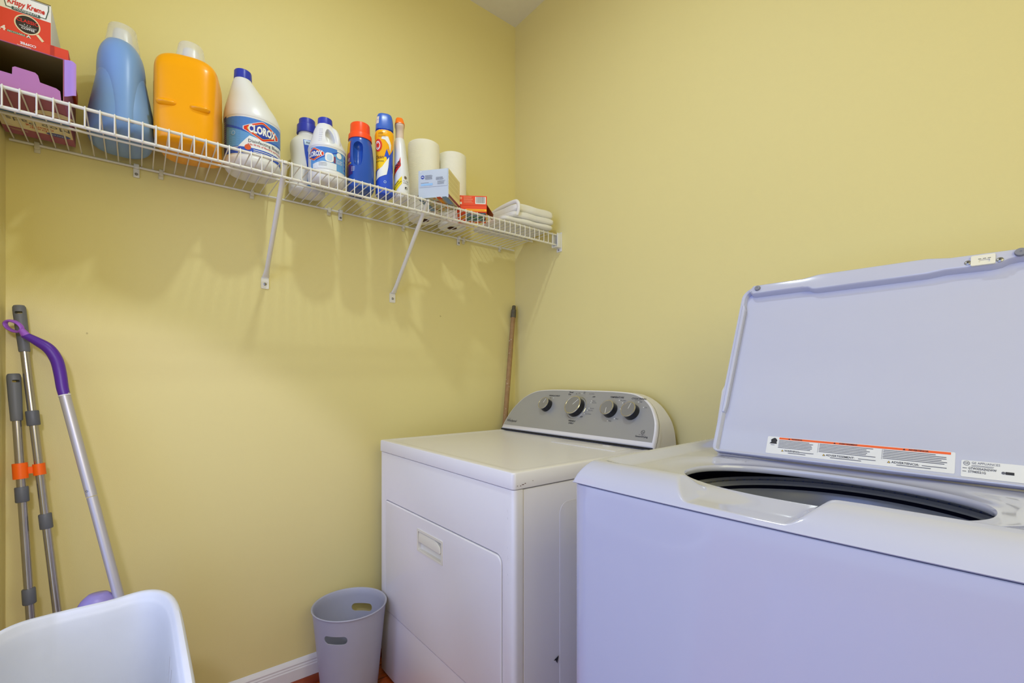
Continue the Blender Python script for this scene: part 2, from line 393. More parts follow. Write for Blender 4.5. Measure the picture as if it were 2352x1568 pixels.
MB().lathe([(.0205, .246), (.0205, .264), (.0185, .281), (.0165, .283), (0, .282)], (cc[0], cc[1], 0), 40, cap0=False).build('spout', PLASTICW, t)
MB().lathe([(.036, .236), (.0355, .243), (.0325, .268), (.0290, .290), (.027, .294), (0, .295)], (cc[0], cc[1], 0), 40, cap0=False).build('clear_cap', CLEAR, t)
d = Decals(lambda a, b, h: yb.pt(-pi/2+a/.07, b, h))
d.rect(-.045, .035, .03, .19, mat('dark_label', (74, 40, 60), .4), h=.0006); d.rect(-.045, .035, .10, .16, mat('blue_label', (40, 70, 150), .4), h=.0009)
d.build(t, deflt='side_label')

# --- printed diamond logo
RED = mat('logo_red', (222, 52, 34), .35); YLW = mat('logo_yellow', (248, 200, 40), .4); NAVY = mat('logo_blue', (38, 62, 168), .35)
LB = mat('label_blue', (96, 158, 224), .35); LBD = mat('label_deep_blue', (44, 84, 196), .35); LBL = mat('label_pale', (190, 214, 240), .35)
CAPB = mat('blue_cap', (44, 58, 178), .38); BLW = mat('white_hdpe', (226, 227, 232), .34, var=.01, sss=0.0)
def diamond(d, at, W_, H_, text='CLOROX', h=.001):
    def dm(s, e): return [(-W_*s, -e), (-W_*.06, -H_*s), (W_*.06, -H_*s), (W_*s, -e), (W_*s, e), (W_*.06, H_*s), (-W_*.06, H_*s), (-W_*s, e)]
    d.poly(dm(1.05, .0045), WHITEI, at=at, h=h-.0002, step=.01); d.poly(dm(1, .004), RED, at=at, h=h, step=.01)
    d.poly(dm(.82, .003), YLW, at=at, h=h+.0002, step=.01); d.poly(dm(.78, .0025), NAVY, at=at, h=h+.0004, step=.01)
    d.text(text, (at[0], at[1]-.0005), H_*1.12, WHITEI, h=h+.0008, bold=.045, sx=.60)
# --- big bleach bottle
t = bottle_thing('bleach_bottle', 'tall white bleach bottle with blue cap and large red diamond logo label', 'bottle', .135, -1.122)
bb = Loft([(0, 0, 0, .058, .058, 2.2), (.003, 0, 0, .066, .066, 2.2), (.012, 0, 0, .0725, .0725, 2.2), (.022, 0, 0, .0745, .0745, 2.2), (.028, 0, 0, .0730, .0730, 2.2), (.135, 0, 0, .0730, .0730, 2.2), (.142, 0, 0, .0745, .0745, 2.2), (.152, 0, -.001, .0735, .0735, 2.2),
           (.175, 0, -.004, .067, .0680, 2.1), (.203, 0, -.010, .054, .0555, 2.0), (.230, 0, -.016, .042, .0430, 2.0), (.254, 0, -.022, .031, .0315, 2.0), (.267, 0, -.025, .0245, .0245, 2.0), (.273, 0, -.025, .022, .022, 2)], 4)
bb.geo().build('bottle_body', BLW, t, angle=60)
hp = cr([(-.012, .006, .255), (-.030, .028, .246), (-.042, .048, .222), (-.046, .058, .190), (-.040, .056, .150)], 6)
MB().tube(hp, [(.011, .0085)]*len(hp), 14).build('handle', BLW, t)
capcyl(.0235, .0225, .270, .297, (0, -.025), ribs=40).build('cap', CAPB, t)
d = Decals(lambda a, b, h: bb.pt(a/.0735, b, h))
A0 = -.090
d.rect(A0, .100, .031, .135, LB, h=.0004)
d.rect(A0-.020, A0, .031, .140, LBD, h=.0005); d.lines(A0-.018, A0-.004, .125, .006, 10, WHITEI, .0012)
d.poly([(A0, .135), (.10, .135), (.10, .095), (.06, .088), (.02, .082), (-.03, .098), (A0, .118)], mat('label_mid_blue', (72, 128, 212), .35), h=.0007)
d.poly([(A0, .118), (-.03, .098), (.02, .082), (.10, .090), (.10, .087), (.02, .078), (-.03, .0935), (A0, .110)], LBD, h=.0009)
d.poly([(-.05, .048), (.09, .048), (.10, .083), (.02, .077), (-.02, .084)], mat('label_white', (232, 238, 246), .35), h=.0007)
d.rect(A0, .100, .031, .0500, LBD, h=.0009)
diamond(d, (.014, .1040), .048, .0265, h=.0012)
d.text('Disinfecting Bleach', (.024, .0690), .0125, INKG, h=.0016, bold=.01)
d.text('Kills 99.9% of Bacteria and Viruses', (.026, .0590), .0072, REDI, h=.0016, bold=.012)
d.disc((-.024, .050), .0080, mat('seal_orange', (214, 92, 50), .4), h=.0014); d.lines(-.010, .08, .0450, .0052, 2, WHITEI, .0018, h=.0016)
d.lines(-.075, -.045, .0470, .005, 2, WHITEI, .002, h=.0016); d.disc((-.062, .088), .006, LBL, h=.0012); d.disc((-.062, .088), .0048, LB, h=.0014)
d.build(t, deflt='label')
# --- rear small bottle
t = bottle_thing('bleach_bottle', 'squat white bottle with two-tier blue measuring cap, half hidden behind the small handled jug', 'bottle', .070, -.950)
rb = Loft([(0, 0, 0, .036, .040, 2.6), (.004, 0, 0, .043, .050, 2.6), (.015, 0, 0, .047, .055, 2.6), (.06, 0, 0, .046, .053, 2.6), (.11, 0, 0, .044, .0480, 2.5), (.150, 0, 0, .046, .051, 2.5), (.168, 0, 0, .044, .0500, 2.4), (.182, 0, 0, .037, .0400, 2.2), (.194, 0, 0, .028, .029, 2), (.206, 0, 0, .0255, .0255, 2)], 5)
rb.geo().build('bottle_body', BLW, t, angle=60)
mb = capcyl(.0315, .0305, .203, .230, rnd=.002, ribs=48); m2 = capcyl(.0255, .0245, .228, .250, rnd=.002, ribs=48); mb.add(m2.v, m2.f); mb.build('cap', CAPB, t)
d = Decals(lambda a, b, h: rb.pt(a/.048, b, h))
d.poly([(-.022, .165), (.03, .168), (.03, .06), (-.008, .06), (-.018, .12)], LBD, h=.0006); d.poly([(-.020, .163), (.03, .166), (.03, .150), (-.018, .148)], LBL, h=.0009); d.text('KILLS', (-.004, .156), .008, INK, h=.0012, bold=.02)
d.poly([(-.008, .06), (.03, .06), (.03, .012), (-.012, .012)], LB, h=.0006)
d.build(t, deflt='label')
# --- small handled jug
t = bottle_thing('bleach_jug', 'small white bleach jug with blue cap and moulded handle, in front of squat bottle', 'bottle', .182, -.920)
jb = Loft([(0, 0, 0, .042, .042, 2.2), (.004, 0, 0, .049, .049, 2.2), (.014, 0, 0, .0545, .0545, 2.2), (.030, 0, 0, .0555, .0555, 2.2), (.036, 0, 0, .0540, .0540, 2.2), (.104, 0, 0, .0540, .0540, 2.2), (.110, 0, 0, .0555, .0555, 2.2), (.118, 0, 0, .0540, .0540, 2.2),
           (.130, 0, -.001, .047, .0490, 2.2), (.148, 0, -.002, .042, .0430, 2.1), (.170, 0, -.004, .034, .0350, 2.0), (.187, 0, -.006, .025, .0260, 2.0), (.194, 0, -.006, .021, .021, 2)], 4)
body = jb.geo().build('jug_body', BLW, t, angle=60)
# recess and bulging grip made by cutting a lens through the shoulder
cut = Loft([(-.030, 0, 0, .02, .002, 2), (-.026, 0, 0, .02, .010, 2), (-.012, 0, 0, .02, .0140, 2), (.006, 0, 0, .02, .0120, 2), (.018, 0, 0, .02, .007, 2), (.024, 0, 0, .02, .002, 2)], 3, 24).geo()
cut.xf(Matrix.Rotation(radians(-6), 4, 'Z') @ Matrix.Translation((.040, -.001, .146)) @ Matrix.Rotation(radians(8), 4, 'X') @ Matrix.Rotation(radians(-12), 4, 'Y'))
boolean(body, cut.build('cut', BLW, t)); 
for p in body.data.polygons: p.use_smooth = True
body.data.set_sharp_from_angle(angle=radians(45))
hp = cr([(.012, .008, .182), (.026, .016, .172), (.036, .019, .155), (.043, .020, .135), (.043, .020, .116)], 6)
MB().tube(hp, [(.0085, .007)]*len(hp), 14).build('handle', BLW, t)
mb = MB()
for k in range(7): mb.box(.0, .0012, -.006, .006, -.0012, .0012); 
mb = MB()
for k in range(7):
    z = .126+k*.0068; p = jb.pt(radians(-38), z); q = MB().box(-.0015, .0015, -.005, .005, -.0012, .0012)
    q.xf(Matrix.Translation(p) @ Matrix.Rotation(radians(-38), 4, 'Z')); mb.add(q.v, q.f)
mb.build('grip_marks', BLW, t, bevel=.0006)
capcyl(.0225, .0215, .191, .213, (0, -.006), ribs=40).build('cap', CAPB, t)
d = Decals(lambda a, b, h: jb.pt(a/.0545, b, h))
d.rect(-.070, .062, .038, .104, LB, h=.0004)
d.poly([(-.05, .104), (.015, .104), (.015, .094), (-.02, .078), (-.05, .062)], mat('label_mid_blue2', (72, 128, 212), .35), h=.0007)
d.poly([(-.05, .064), (-.02, .080), (.015, .096), (.015, .092), (-.02, .076), (-.05, .060)], LBD, h=.0009)
d.poly([(-.06, .038), (.012, .038), (.012, .058), (-.03, .060), (-.06, .052)], mat('label_white2', (226, 232, 242), .35), h=.0007)
diamond(d, (-.056, .082), .030, .019, h=.0012)
d.poly(srounded(-.022, .003, .060, .088, .009), WHITEI, h=.0012); d.poly(srounded(-.017, -.001, .064, .083, .006), LBL, h=.0014); d.rect(.003, .009, .060, .080, mat('plum', (120, 60, 96), .5), h=.0011)
d.disc((.021, .087), .009, WHITEI, h=.0010); d.rect(.014, .062, .098, .103, WHITEI, h=.0010); d.rect(.038, .039, .042, .096, WHITEI, h=.0012)
for k in range(4): d.rect(.041, .047, .086-k*.0125, .092-k*.0125, LBD, h=.0012); d.lines(.049, .060, .091-k*.0125, .0028, 3, NAVY, .0010, h=.0012)
d.lines(.010, .034, .072, .0035, 4, WHITEI, .001, h=.0012); d.lines(-.040, -.014, .0555, .004, 3, INKG, .0009, h=.0012)
d.build(t, deflt='label')
# --- blue bottle with orange cap
OXB = mat('deep_blue_hdpe', (42, 84, 176), .24, var=.03); OXO = mat('orange_cap', (252, 84, 36), .32)
t = bottle_thing('stain_remover_bottle', 'dark blue bottle with recessed grip and wide orange-red cap', 'bottle', .195, -.818, radians(-8))
ob = Loft([(0, 0, 0, .040, .032, 2.8), (.004, 0, 0, .048, .037, 2.8), (.014, 0, 0, .053, .0405, 2.8), (.06, 0, 0, .053, .0405, 2.8), (.11, 0, 0, .049, .0400, 2.6), (.145, 0, 0, .042, .0380, 2.4), (.165, 0, 0, .036, .0360, 2.1), (.176, 0, 0, .034, .0345, 2)], 5)
body = ob.geo().build('bottle_body', OXB, t, angle=60)
cut = Loft([(-.046, 0, 0, .014, .002, 2), (-.041, 0, 0, .018, .010, 2), (-.020, 0, 0, .022, .0145, 2), (.012, 0, 0, .022, .0155, 2), (.030, 0, 0, .02, .013, 2), (.038, 0, 0, .014, .003, 2)], 3, 28).geo()
cut.xf(Matrix.Rotation(radians(-20), 4, 'Z') @ Matrix.Translation((.047, -.001, .118)) @ Matrix.Rotation(radians(-10), 4, 'Y'))
boolean(body, cut.build('cut', OXB, t))
for p in body.data.polygons: p.use_smooth = True
body.data.set_sharp_from_angle(angle=radians(50))
mb = capcyl(.0375, .0365, .172, .190, rnd=.002); m2 = capcyl(.0315, .0305, .188, .226, rnd=.003, ribs=44); mb.add(m2.v, m2.f); mb.build('cap', OXO, t)
d = Decals(lambda a, b, h: ob.pt(-pi/2+a/.045, b, h))
d.rect(-.03, .024, .045, .160, mat('magenta_label', (150, 40, 120), .4), h=.0005); d.rect(-.03, .020, .12, .160, YLW, h=.0008); d.rect(.0, .034, .045, .075, mat('violet_label', (72, 44, 120), .4), h=.0008)
d.text('OXI', (.010, .095), .014, WHITEI, h=.0012, bold=.02); d.text('POWER', (.016, .082), .008, YLW, h=.0012, bold=.02); d.lines(.030, .042, .068, .004, 4, WHITEI, .001, h=.0012)
d.build(t, deflt='label')
# --- tall scent booster bottle
t = bottle_thing('scent_booster_bottle', 'slim tall yellow and blue bottle with blue cap, beside orange-capped bottle', 'bottle', .222, -.7455, radians(-20))
cb = Loft([(0, 0, 0, .024, .024, 2.3), (.003, 0, 0, .0275, .0275, 2.3), (.012, 0, 0, .0290, .0290, 2.3), (.05, 0, 0, .0285, .0285, 2.3), (.12, 0, 0, .0270, .0270, 2.3), (.18, 0, 0, .0300, .0300, 2.4), (.198, 0, 0, .0310, .0310, 2.5), (.210, 0, 0, .029, .029, 2.4), (.216, 0, 0, .026, .026, 2.2), (.218, 0, 0, .024, .024, 2)], 5)
CBB = mat('bright_blue_film', (46, 84, 206), .3); CBY = mat('yellow_film', (246, 176, 20), .3)
cb.geo().build('bottle_body', CBB, t, angle=60)
cl = Loft([(.216, 0, 0, .0285, .0285, 2.6), (.222, 0, 0, .029, .029, 3), (.245, 0, 0, .0275, .0275, 3.4), (.262, 0, 0, .0245, .0245, 3.4), (.270, 0, 0, .0205, .0205, 3), (.273, 0, 0, .010, .010, 2.4)], 4)
cp = cl.geo().build('cap', mat('cap_blue', (62, 104, 200), .28), t, angle=60)
q = Decals(lambda a, b, h: cl.pt(a/.028, b, h)); q.rect(-.034, -.018, .232, .256, mat('sticker', (226, 214, 200), .5), h=.0006); q.lines(-.032, -.020, .250, .005, 3, RUST, .001, h=.001); q.build(cp, deflt='sticker')
d = Decals(lambda a, b, h: cb.pt(a/.032, b, h))
d.poly([(-.085, .212), (.085, .212), (.030, .150), (.016, .130), (.006, .150), (-.004, .120), (-.02, .085), (-.085, .060)], CBY, h=.0004)
d.poly([(-.010, .188), (.010, .190), (.022, .165), (.020, .140), (.012, .165), (.0, .178), (-.012, .180)], WHITEI, h=.0010, step=.006)
d.poly([(.016, .125), (.012, .09), (.006, .065), (-.020, .055), (-.035, .045), (-.03, .075), (-.01, .090), (.004, .110)], WHITEI, h=.0010, step=.006)
d.poly([(.004, .125), (.014, .100), (.0, .080), (-.02, .08), (-.03, .11)], mat('bright_yellow', (250, 206, 30), .3), h=.0009)
d.disc((-.024, .160), .014, RED, h=.0012, ry=.020); d.disc((-.026, .160), .010, WHITEI, h=.0014, ry=.014); d.disc((-.026, .160), .007, RED, h=.0016, ry=.010)
d.text('Clean', (-.022, .122), .016, INK, h=.0014, align='CENTER'); d.text('SENSATIONS', (-.022, .108), .0062, INK, h=.0014, bold=.01); d.text('LESS', (-.014, .198), .008, RUST, h=.0014)
d.lines(-.022, .004, .191, .004, 2, RUST, .0008, h=.0014)
d.disc((0, .040), .0045, LBL, h=.0012); d.disc((0, .040), .0030, CBB, h=.0014); d.lines(.030, .036, .075, .003, 18, WHITEI, .0012, h=.0012)
d.build(t, deflt='label')
# --- spray stain remover
t = bottle_thing('spray_bottle', 'slim white spray bottle with orange tip, next to the paper towel rolls', 'bottle', .222, -.683, radians(-24))
sb = Loft([(0, 0, 0, .040, .022, 2.4), (.004, 0, 0, .046, .0265, 2.4), (.02, 0, 0, .047, .0275, 2.4), (.09, 0, -.001, .042, .0250, 2.3), (.15, 0, -.004, .034, .0210, 2.2), (.185, 0, -.006, .028, .0190, 2.1), (.203, 0, -.007, .022, .0170, 2.0), (.212, 0, -.007, .015, .0145, 2)], 5)
sb.geo().build('bottle_body', BLW, t, angle=60)
Loft([(.208, 0, -.007, .0155, .0145, 2.2), (.225, 0, -.007, .0150, .0140, 2.4), (.238, .001, -.007, .018, .0140, 2.8), (.252, .003, -.007, .024, .0155, 3), (.262, .003, -.007, .022, .015, 3)], 4).geo().build('trigger_neck', mat('frosted_white', (220, 200, 186), .3, var=.01), t, angle=50)
Loft([(.255, .003, -.007, .0255, .0165, 3.4), (.258, .003, -.007, .025, .0163, 3.4), (.276, .001, -.008, .018, .0125, 3.4), (.279, .001, -.008, .015, .0100, 3)], 3).geo().build('spray_cap', mat('orange_tip', (255, 122, 24), .3), t, angle=40)
d = Decals(lambda a, b, h: sb.pt(a/.030, b, h))
d.poly([(-.045, .062), (-.003, .105), (-.003, .137), (-.010, .122), (-.045, .085)], REDI, h=.0006, step=.006); d.poly([(-.050, .020), (.0, .070), (.0, .045), (-.020, .022)], mat('yel_print', (240, 214, 20), .4), h=.0006, step=.006)
d.text('SHOUT', (-.020, .105), .020, INK, rot=radians(36), h=.0010, bold=.03, sx=.62); d.text('TRIPLE ACTING', (-.018, .084), .0050, WHITEI, rot=radians(40), h=.0012)
d.text('MORE', (-.018, .047), .0065, INK, rot=radians(42), h=.001, bold=.02); d.text('CONCENTRATED', (-.015, .040), .0046, INK, rot=radians(42), h=.001, bold=.01)
d.disc((.013, .066), .0055, mat('ochre', (170, 140, 80), .5), h=.0008); d.disc((.0135, .066), .0035, INKG, h=.001)
d.text('Try Tips', (.014, .054), .0058, INK, h=.001); d.text('& More', (.014, .047), .0058, INK, h=.001); d.rect(.010, .018, .026, .034, INK, h=.001); d.rect(.013, .0155, .026, .031, WHITEI, h=.0012)
d.build(t, deflt='label')

# --- paper towel rolls
def paper():
    m = mat('paper_towel', (238, 236, 228), .9, var=.01, spec=.1)
    nt = m.node_tree; N = nt.nodes; L = nt.links
    tc = N.new('ShaderNodeTexCoord'); wv = N.new('ShaderNodeTexWave'); wv.wave_type = 'BANDS'; wv.bands_direction = 'Z'; wv.inputs['Scale'].default_value = 60; wv.inputs['Distortion'].default_value = 14
    wv.inputs['Detail'].default_value = 1; wv.inputs['Detail Scale'].default_value = .6; L.new(tc.outputs['Object'], wv.inputs[0])
    v = N.new('ShaderNodeTexVoronoi'); v.inputs['Scale'].default_value = 420; L.new(tc.outputs['Object'], v.inputs[0])
    a = N.new('ShaderNodeMath'); a.operation = 'ADD'; L.new(wv.outputs['Fac'], a.inputs[0]); L.new(v.outputs['Distance'], a.inputs[1])
    b = N.new('ShaderNodeBump'); b.inputs['Strength'].default_value = .30; b.inputs['Distance'].default_value = .0008; L.new(a.outputs[0], b.inputs['Height'])
    L.new(b.outputs[0], N['Principled BSDF'].inputs['Normal']); return m
PAPER = paper(); CARD = mat('core_cardboard', (120, 88, 58), .9)
for (x, y, r, h, lab) in ((.100, -.533, .0595, .286, 'tall white paper towel roll standing behind the pale blue box'), (.088, -.400, .0570, .286, 'white paper towel roll on shelf behind the small orange box')):
    t = bottle_thing('paper_towel_roll', lab, 'paper towels', x, y); t['group'] = 'paper towel rolls on the shelf'
    pr = [(.020, 0), (r-.003, 0), (r-.0006, .002), (r, .006), (r, h-.006), (r-.0008, h-.002), (r-.004, h), (.020, h), (.020, 0)]
    MB().lathe(pr, seg=64, cap0=False, cap1=False).build('towel_sheet', PAPER, t, angle=50)
    MB().lathe([(.0185, .0005), (.0198, .0005), (.0198, h-.0005), (.0185, h-.0005), (.0185, .0005)], seg=32, cap0=False, cap1=False).build('cardboard_core', CARD, t)
    MB().lathe([(0, h*.35), (.0184, h*.35)], seg=32, cap0=False, cap1=False)

# --- boxes
def face_fn(o, ux, uy, n):
    o = Vector(o); ux = Vector(ux); uy = Vector(uy); n = Vector(n)
    return lambda a, b, h: tuple(o+ux*a+uy*b+n*h)
# pale blue-grey box (overhangs the rail), local: +x front
t = bottle_thing('cardboard_box', 'pale blue-grey printed carton jutting over the shelf rail in front of paper towels', 'box', .315, -.6125, radians(-51))
Wb, Db, Hb = .108, .118, .098
GB = mat('pale_carton', (190, 200, 216), .55, var=.01); CRM = mat('carton_side', (232, 222, 176), .55)
bx = MB().box(-Db, 0, -Wb/2, Wb/2, 0, Hb)
bx.m = [2, 0, 1, 1, 0, 0]
bx.build('carton', [GB, CRM, mat('carton_underside', (176, 166, 140), .6)], t, smooth=False, bevel=.0008, bseg=2)
MB().box(.0002, .0012, -Wb/2+.004, Wb/2-.004, .040, Hb-.0005).build('tuck_flap', GB, t, smooth=True, bevel=.0005)
fl = MB().add([(-.04, -Wb/2, .05), (-.10, -Wb/2, .05), (-.095, -Wb/2-.022, .036), (-.045, -Wb/2-.025, .030), (-.04, -Wb/2-.0012, .049), (-.10, -Wb/2-.0012, .049), (-.095, -Wb/2-.022, .035), (-.045, -Wb/2-.025, .029)],
              [(0, 1, 2, 3), (4, 7, 6, 5), (0, 3, 7, 4), (1, 5, 6, 2), (3, 2, 6, 7), (0, 4, 5, 1)])
fl.build('side_flap', mat('raw_card', (168, 150, 128), .8), t, smooth=False)
d = Decals(face_fn((.0014, 0, 0), (0, 1, 0), (0, 0, 1), (1, 0, 0)))
d.disc((-.038, .074), .0062, NAVY); d.text('A&', (-.038, .074), .006, WHITEI, bold=.02); d.lines(-.029, .0, .0790, .0026, 6, INKG, .0009); d.lines(.010, .040, .070, .0026, 4, INKG, .0009)
d.lines(.015, .044, .0575, .0026, 5, INKG, .0007); d.rect(-.044, -.002, .045, .052, mat('sky_print', (150, 192, 236), .5)); d.lines(-.044, -.014, .0545, .002, 1, INKG, .0008); d.rect(-.046, -.042, Hb-.007, Hb-.004, WHITEI)
d.build(t, deflt='printing')
d = Decals(face_fn((-Db/2, 0, -.0002), (0, 1, 0), (1, 0, 0), (0, 0, -1)))
FOOD = [mat('food_%d' % i, c, .6) for i, c in enumerate([(196, 92, 40), (222, 190, 140), (96, 98, 72), (230, 150, 34), (198, 196, 168), (120, 150, 190), (208, 70, 40)])]
d.rect(-.052, -.034, -.05, .07, FOOD[5]); d.rect(-.030, .012, -.07, .07, FOOD[4]); d.rect(.014, .026, -.04, .07, FOOD[3], h=.0006); d.rect(.016, .030, .05, .072, FOOD[6], h=.0008); d.rect(.034, .050, .0, .07, FOOD[5], h=.0006)
for k in range(26): d.disc((random.uniform(-.030, .010), random.uniform(-.05, .06)), random.uniform(.003, .007), random.choice(FOOD[:5]), h=.0008+k*.00003, n=8)
d.build(t, deflt='food_picture')
d = Decals(face_fn((-Db/2, Wb/2, Hb/2), (-1, 0, 0), (0, 0, 1), (0, 1, 0)))
for k in range(4): d.lines(-.065, .06, .038-k*.017, .006, 2, mat('tan_print', (206, 190, 140), .6), .001)
d.rect(-.06, .07, -.047, -.037, mat('plum2', (120, 50, 70), .5)); d.build(t, deflt='side_printing')
# orange carton lying down
t = bottle_thing('cardboard_box', 'small orange-red carton with a barcode, lying open-ended beside folded white towel', 'box', .290, -.4395, radians(-34))
Wb, Db, Hb = .108, .120, .060
OR = mat('orange_carton', (236, 74, 34), .5, var=.01)
MB().box(-Db, 0, -Wb/2, Wb/2, 0, Hb).build('carton', OR, t, smooth=False, bevel=.0008, bseg=2)
d = Decals(face_fn((.0002, 0, 0), (0, 1, 0), (0, 0, 1), (1, 0, 0)))
d.rect(.012, .050, .030, .056, WHITEI)
x = .016
while x < .046:
    ww = random.uniform(.0005, .0014); d.rect(x, x+ww, .033, .056, INK, h=.0007); x += ww+random.uniform(.0006, .0016)
d.lines(-.030, .006, .055, .0036, 7, mat('pink_print', (250, 170, 140), .5), .0012); d.rect(-.045, -.037, .028, .036, WHITEI); d.disc((-.041, .050), .005, mat('pink_print2', (250, 170, 140), .5)); d.rect(-.05, .052, .024, .0247, mat('dark_red', (170, 40, 20), .5))
d.rect(-.022, .053, .0035, .011, YLW, h=.0006); d.lines(-.018, .048, .0075, .004, 1, OR, .002); d.build(t, deflt='printing')
d = Decals(face_fn((-Db/2, 0, -.0002), (0, 1, 0), (1, 0, 0), (0, 0, -1)))
d.rect(-.02, .05, -.04, .055, FOOD[5]); d.rect(-.02, .05, .0, .014, mat('green_print', (86, 130, 60), .6), h=.0006); d.rect(-.02, .05, -.024, -.010, mat('grn2', (60, 110, 70), .6), h=.0006); d.rect(-.045, -.024, -.01, .025, FOOD[3], h=.0006)
d.rect(-.02, .05, -.045, -.036, FOOD[3], h=.0007); d.text('Pasta', (.014, .044), .018, OR, h=.001, bold=.03); d.build(t, deflt='food_picture')
fl = MB().add([(-.01, Wb/2, .030), (-.10, Wb/2, .030), (-.09, Wb/2+.024, -.0), (-.03, Wb/2+.026, -.0), (-.01, Wb/2, .0288), (-.10, Wb/2, .0288), (-.09, Wb/2+.0230, -.001), (-.03, Wb/2+.025, -.001)],
              [(0, 1, 2, 3), (4, 7, 6, 5), (0, 3, 7, 4), (1, 5, 6, 2), (3, 2, 6, 7), (0, 4, 5, 1)])
for i, p in enumerate(fl.v): fl.v[i] = (p[0], p[1], p[2]+.004)
fl.build('end_flap', mat('brown_card', (150, 88, 44), .8), t, smooth=False)

# --- purple box with open front
PUR = mat('mauve_carton', (160, 84, 116), .5, var=.02); PURL = mat('lilac_carton', (178, 112, 170), .5); LIL = mat('lilac_flap', (176, 134, 202), .5); KRAFT = mat('kraft', (126, 108, 52), .85)
t = thing('cardboard_box', 'open purple mop-pad carton lying on its side at the left end of shelf', 'box', (.16, -1.578, ZD))
x0, x1, y0, y1, z0, z1 = .035, .285, -1.642, -1.516, ZD, ZD+.098
b = MB(); th_ = .0016
b.box(x0, x1, y0, y1, z0, z0+th_); b.box(x0, x1, y0, y1, z1-th_, z1); b.box(x0, x1, y0, y0+th_, z0+th_, z1-th_); b.box(x0, x1, y1-th_, y1, z0+th_, z1-th_); b.box(x0, x0+th_, y0+th_, y1-th_, z0+th_, z1-th_)
b.build('carton', PUR, t, smooth=False)
b = MB(); e = .0004   # brown lining
b.box(x0+th_, x1-.002, y0+th_, y1-th_, z1-th_-e, z1-th_-e/2); b.box(x0+th_, x1-.002, y0+th_, y0+th_+e, z0+th_, z1-th_-e); b.box(x0+th_, x1-.002, y1-th_-e, y1-th_, z0+th_, z1-th_-e); b.box(x0+th_, x0+th_+e, y0+th_, y1-th_, z0+th_, z1-th_-e)
b.build('lining', KRAFT, t, smooth=False)
fp = [(y0, 0), (y1-.004, 0), (y1-.006, .022), (y1-.012, .026), (-1.553, .029), (-1.556, .042), (-1.560, .046), (-1.590, .047), (-1.594, .044), (-1.5945, .030), (y0, .031)]
ff = lambda a, b_: (x1+b_*.10, a, z0+.001+b_); f2 = lambda a, b_: (x1+.0012+b_*.10, a, z0+.001+b_)
MB().prism(fp, ff, f2).build('front_flap', PURL, t, smooth=False)
b = MB(); R1, R2 = [], []
for k in range(9):
    u = k/8; px = x1+.010*sin(u*pi*.6)-.001; py = y1+.020*u**.7
    R1.append([(px, py, z0+.016+.004*u), (px+.0012, py+.0004, z0+.016+.004*u), (px+.0012, py+.0004, z1-.001-.008*u*u), (px, py, z1-.001-.008*u*u)])
b.rings(R1); b.build('side_flap', LIL, t, smooth=True, angle=30)
d = Decals(face_fn((0, 0, ZD-.0002), (0, -1, 0), (1, 0, 0), (0, 0, -1)))
CREAMP = mat('cream_print', (226, 214, 176), .6); yc = 1.579
d.rect(yc-.062, yc+.062, .082, .170, CREAMP, h=.0003)
d.poly([(yc+.058*cos(2*pi*k/24), .118+.037*sin(2*pi*k/24)) for k in range(24)], mat('cream_print2', (236, 226, 190), .6), h=.0006)
d.rect(yc-.062, yc+.062, .164, .174, mat('blue_stripe', (100, 140, 196), .6), h=.0006); d.rect(yc-.062, yc+.062, .174, .190, mat('violet_grey', (150, 130, 160), .6), h=.0005)
d.poly([(yc-.040+.034*cos(pi*k/12), .198+.028*sin(pi*k/12)) for k in range(13)], CREAMP, h=.0006)
d.text('Mop Pads', (yc-.006, .132), .028, INKG, h=.001, flip=-1); d.text('Cleaning', (yc-.006, .114), .014, REDI, h=.001, flip=-1); d.text('Deep', (yc-.002, .102), .014, REDI, h=.001, flip=-1)
d.poly([(yc-.036+.022*cos(2*pi*k/20), .090+.010*sin(2*pi*k/20)) for k in range(20)], NAVY, h=.0010); d.text('Clorox', (yc-.036, .090), .010, WHITEI, h=.0014, flip=-1)
d.lines(yc+.02, yc+.055, .072, .006, 2, CREAMP, .0015); d.build(t, deflt='printing')
# --- red coffee box lying on it
RC = mat('red_carton', (218, 66, 42), .5, var=.01); RC2 = mat('dark_red_carton', (180, 46, 34), .5)
t = thing('cardboard_box', 'flat red coffee box with upside-down lettering, under the doughnut coffee box', 'box', (.15, -1.58, z1))
MB().box(.045, .262, -1.643, -1.511, z1+.0004, z1+.034).build('carton', RC, t, smooth=False, bevel=.001, bseg=2)
zr = z1+.0344
d = Decals(face_fn((.2622, 0, z1), (0, 1, 0), (0, 0, 1), (1, 0, 0)))
d.rect(-1.540, -1.534, .001, .0335, RC2); d.text('COFFEE', (-1.574, .018), .0070, WHITEI, rot=pi, bold=.03); d.text('Classic', (-1.580, .010), .0080, CREAMP, rot=pi, bold=.02); d.build(t, deflt='printing')
# --- doughnut coffee box upright
t = thing('cardboard_box', 'red and white doughnut-brand coffee box showing a coffee cup, topmost at shelf end', 'box', (.13, -1.59, zr))
KW = mat('white_carton', (228, 226, 220), .5)
xb, zt_ = .226, zr+.107
b = MB().box(.05, xb, -1.643, -1.5425, zr+.0004, zt_); b.build('carton', KW, t, smooth=False, bevel=.0008, bseg=2)
d = Decals(face_fn((xb+.0002, 0, zr), (0, 1, 0), (0, 0, 1), (1, 0, 0)))
d.rect(-1.6428, -1.5430, .001, .067, RC, h=.0003)
cy_ = (-1.5800, .045)
d.disc((cy_[0], cy_[1]), .0205, CREAMP, h=.0006, ry=.0210, n=32); d.disc(cy_, .0182, mat('coffee', (46, 38, 34), .4), h=.0009, ry=.0186, n=32)
d.poly([(-1.5665, .0285), (-1.5630, .0315), (-1.5535, .0200), (-1.5570, .0165)], CREAMP, h=.0008)
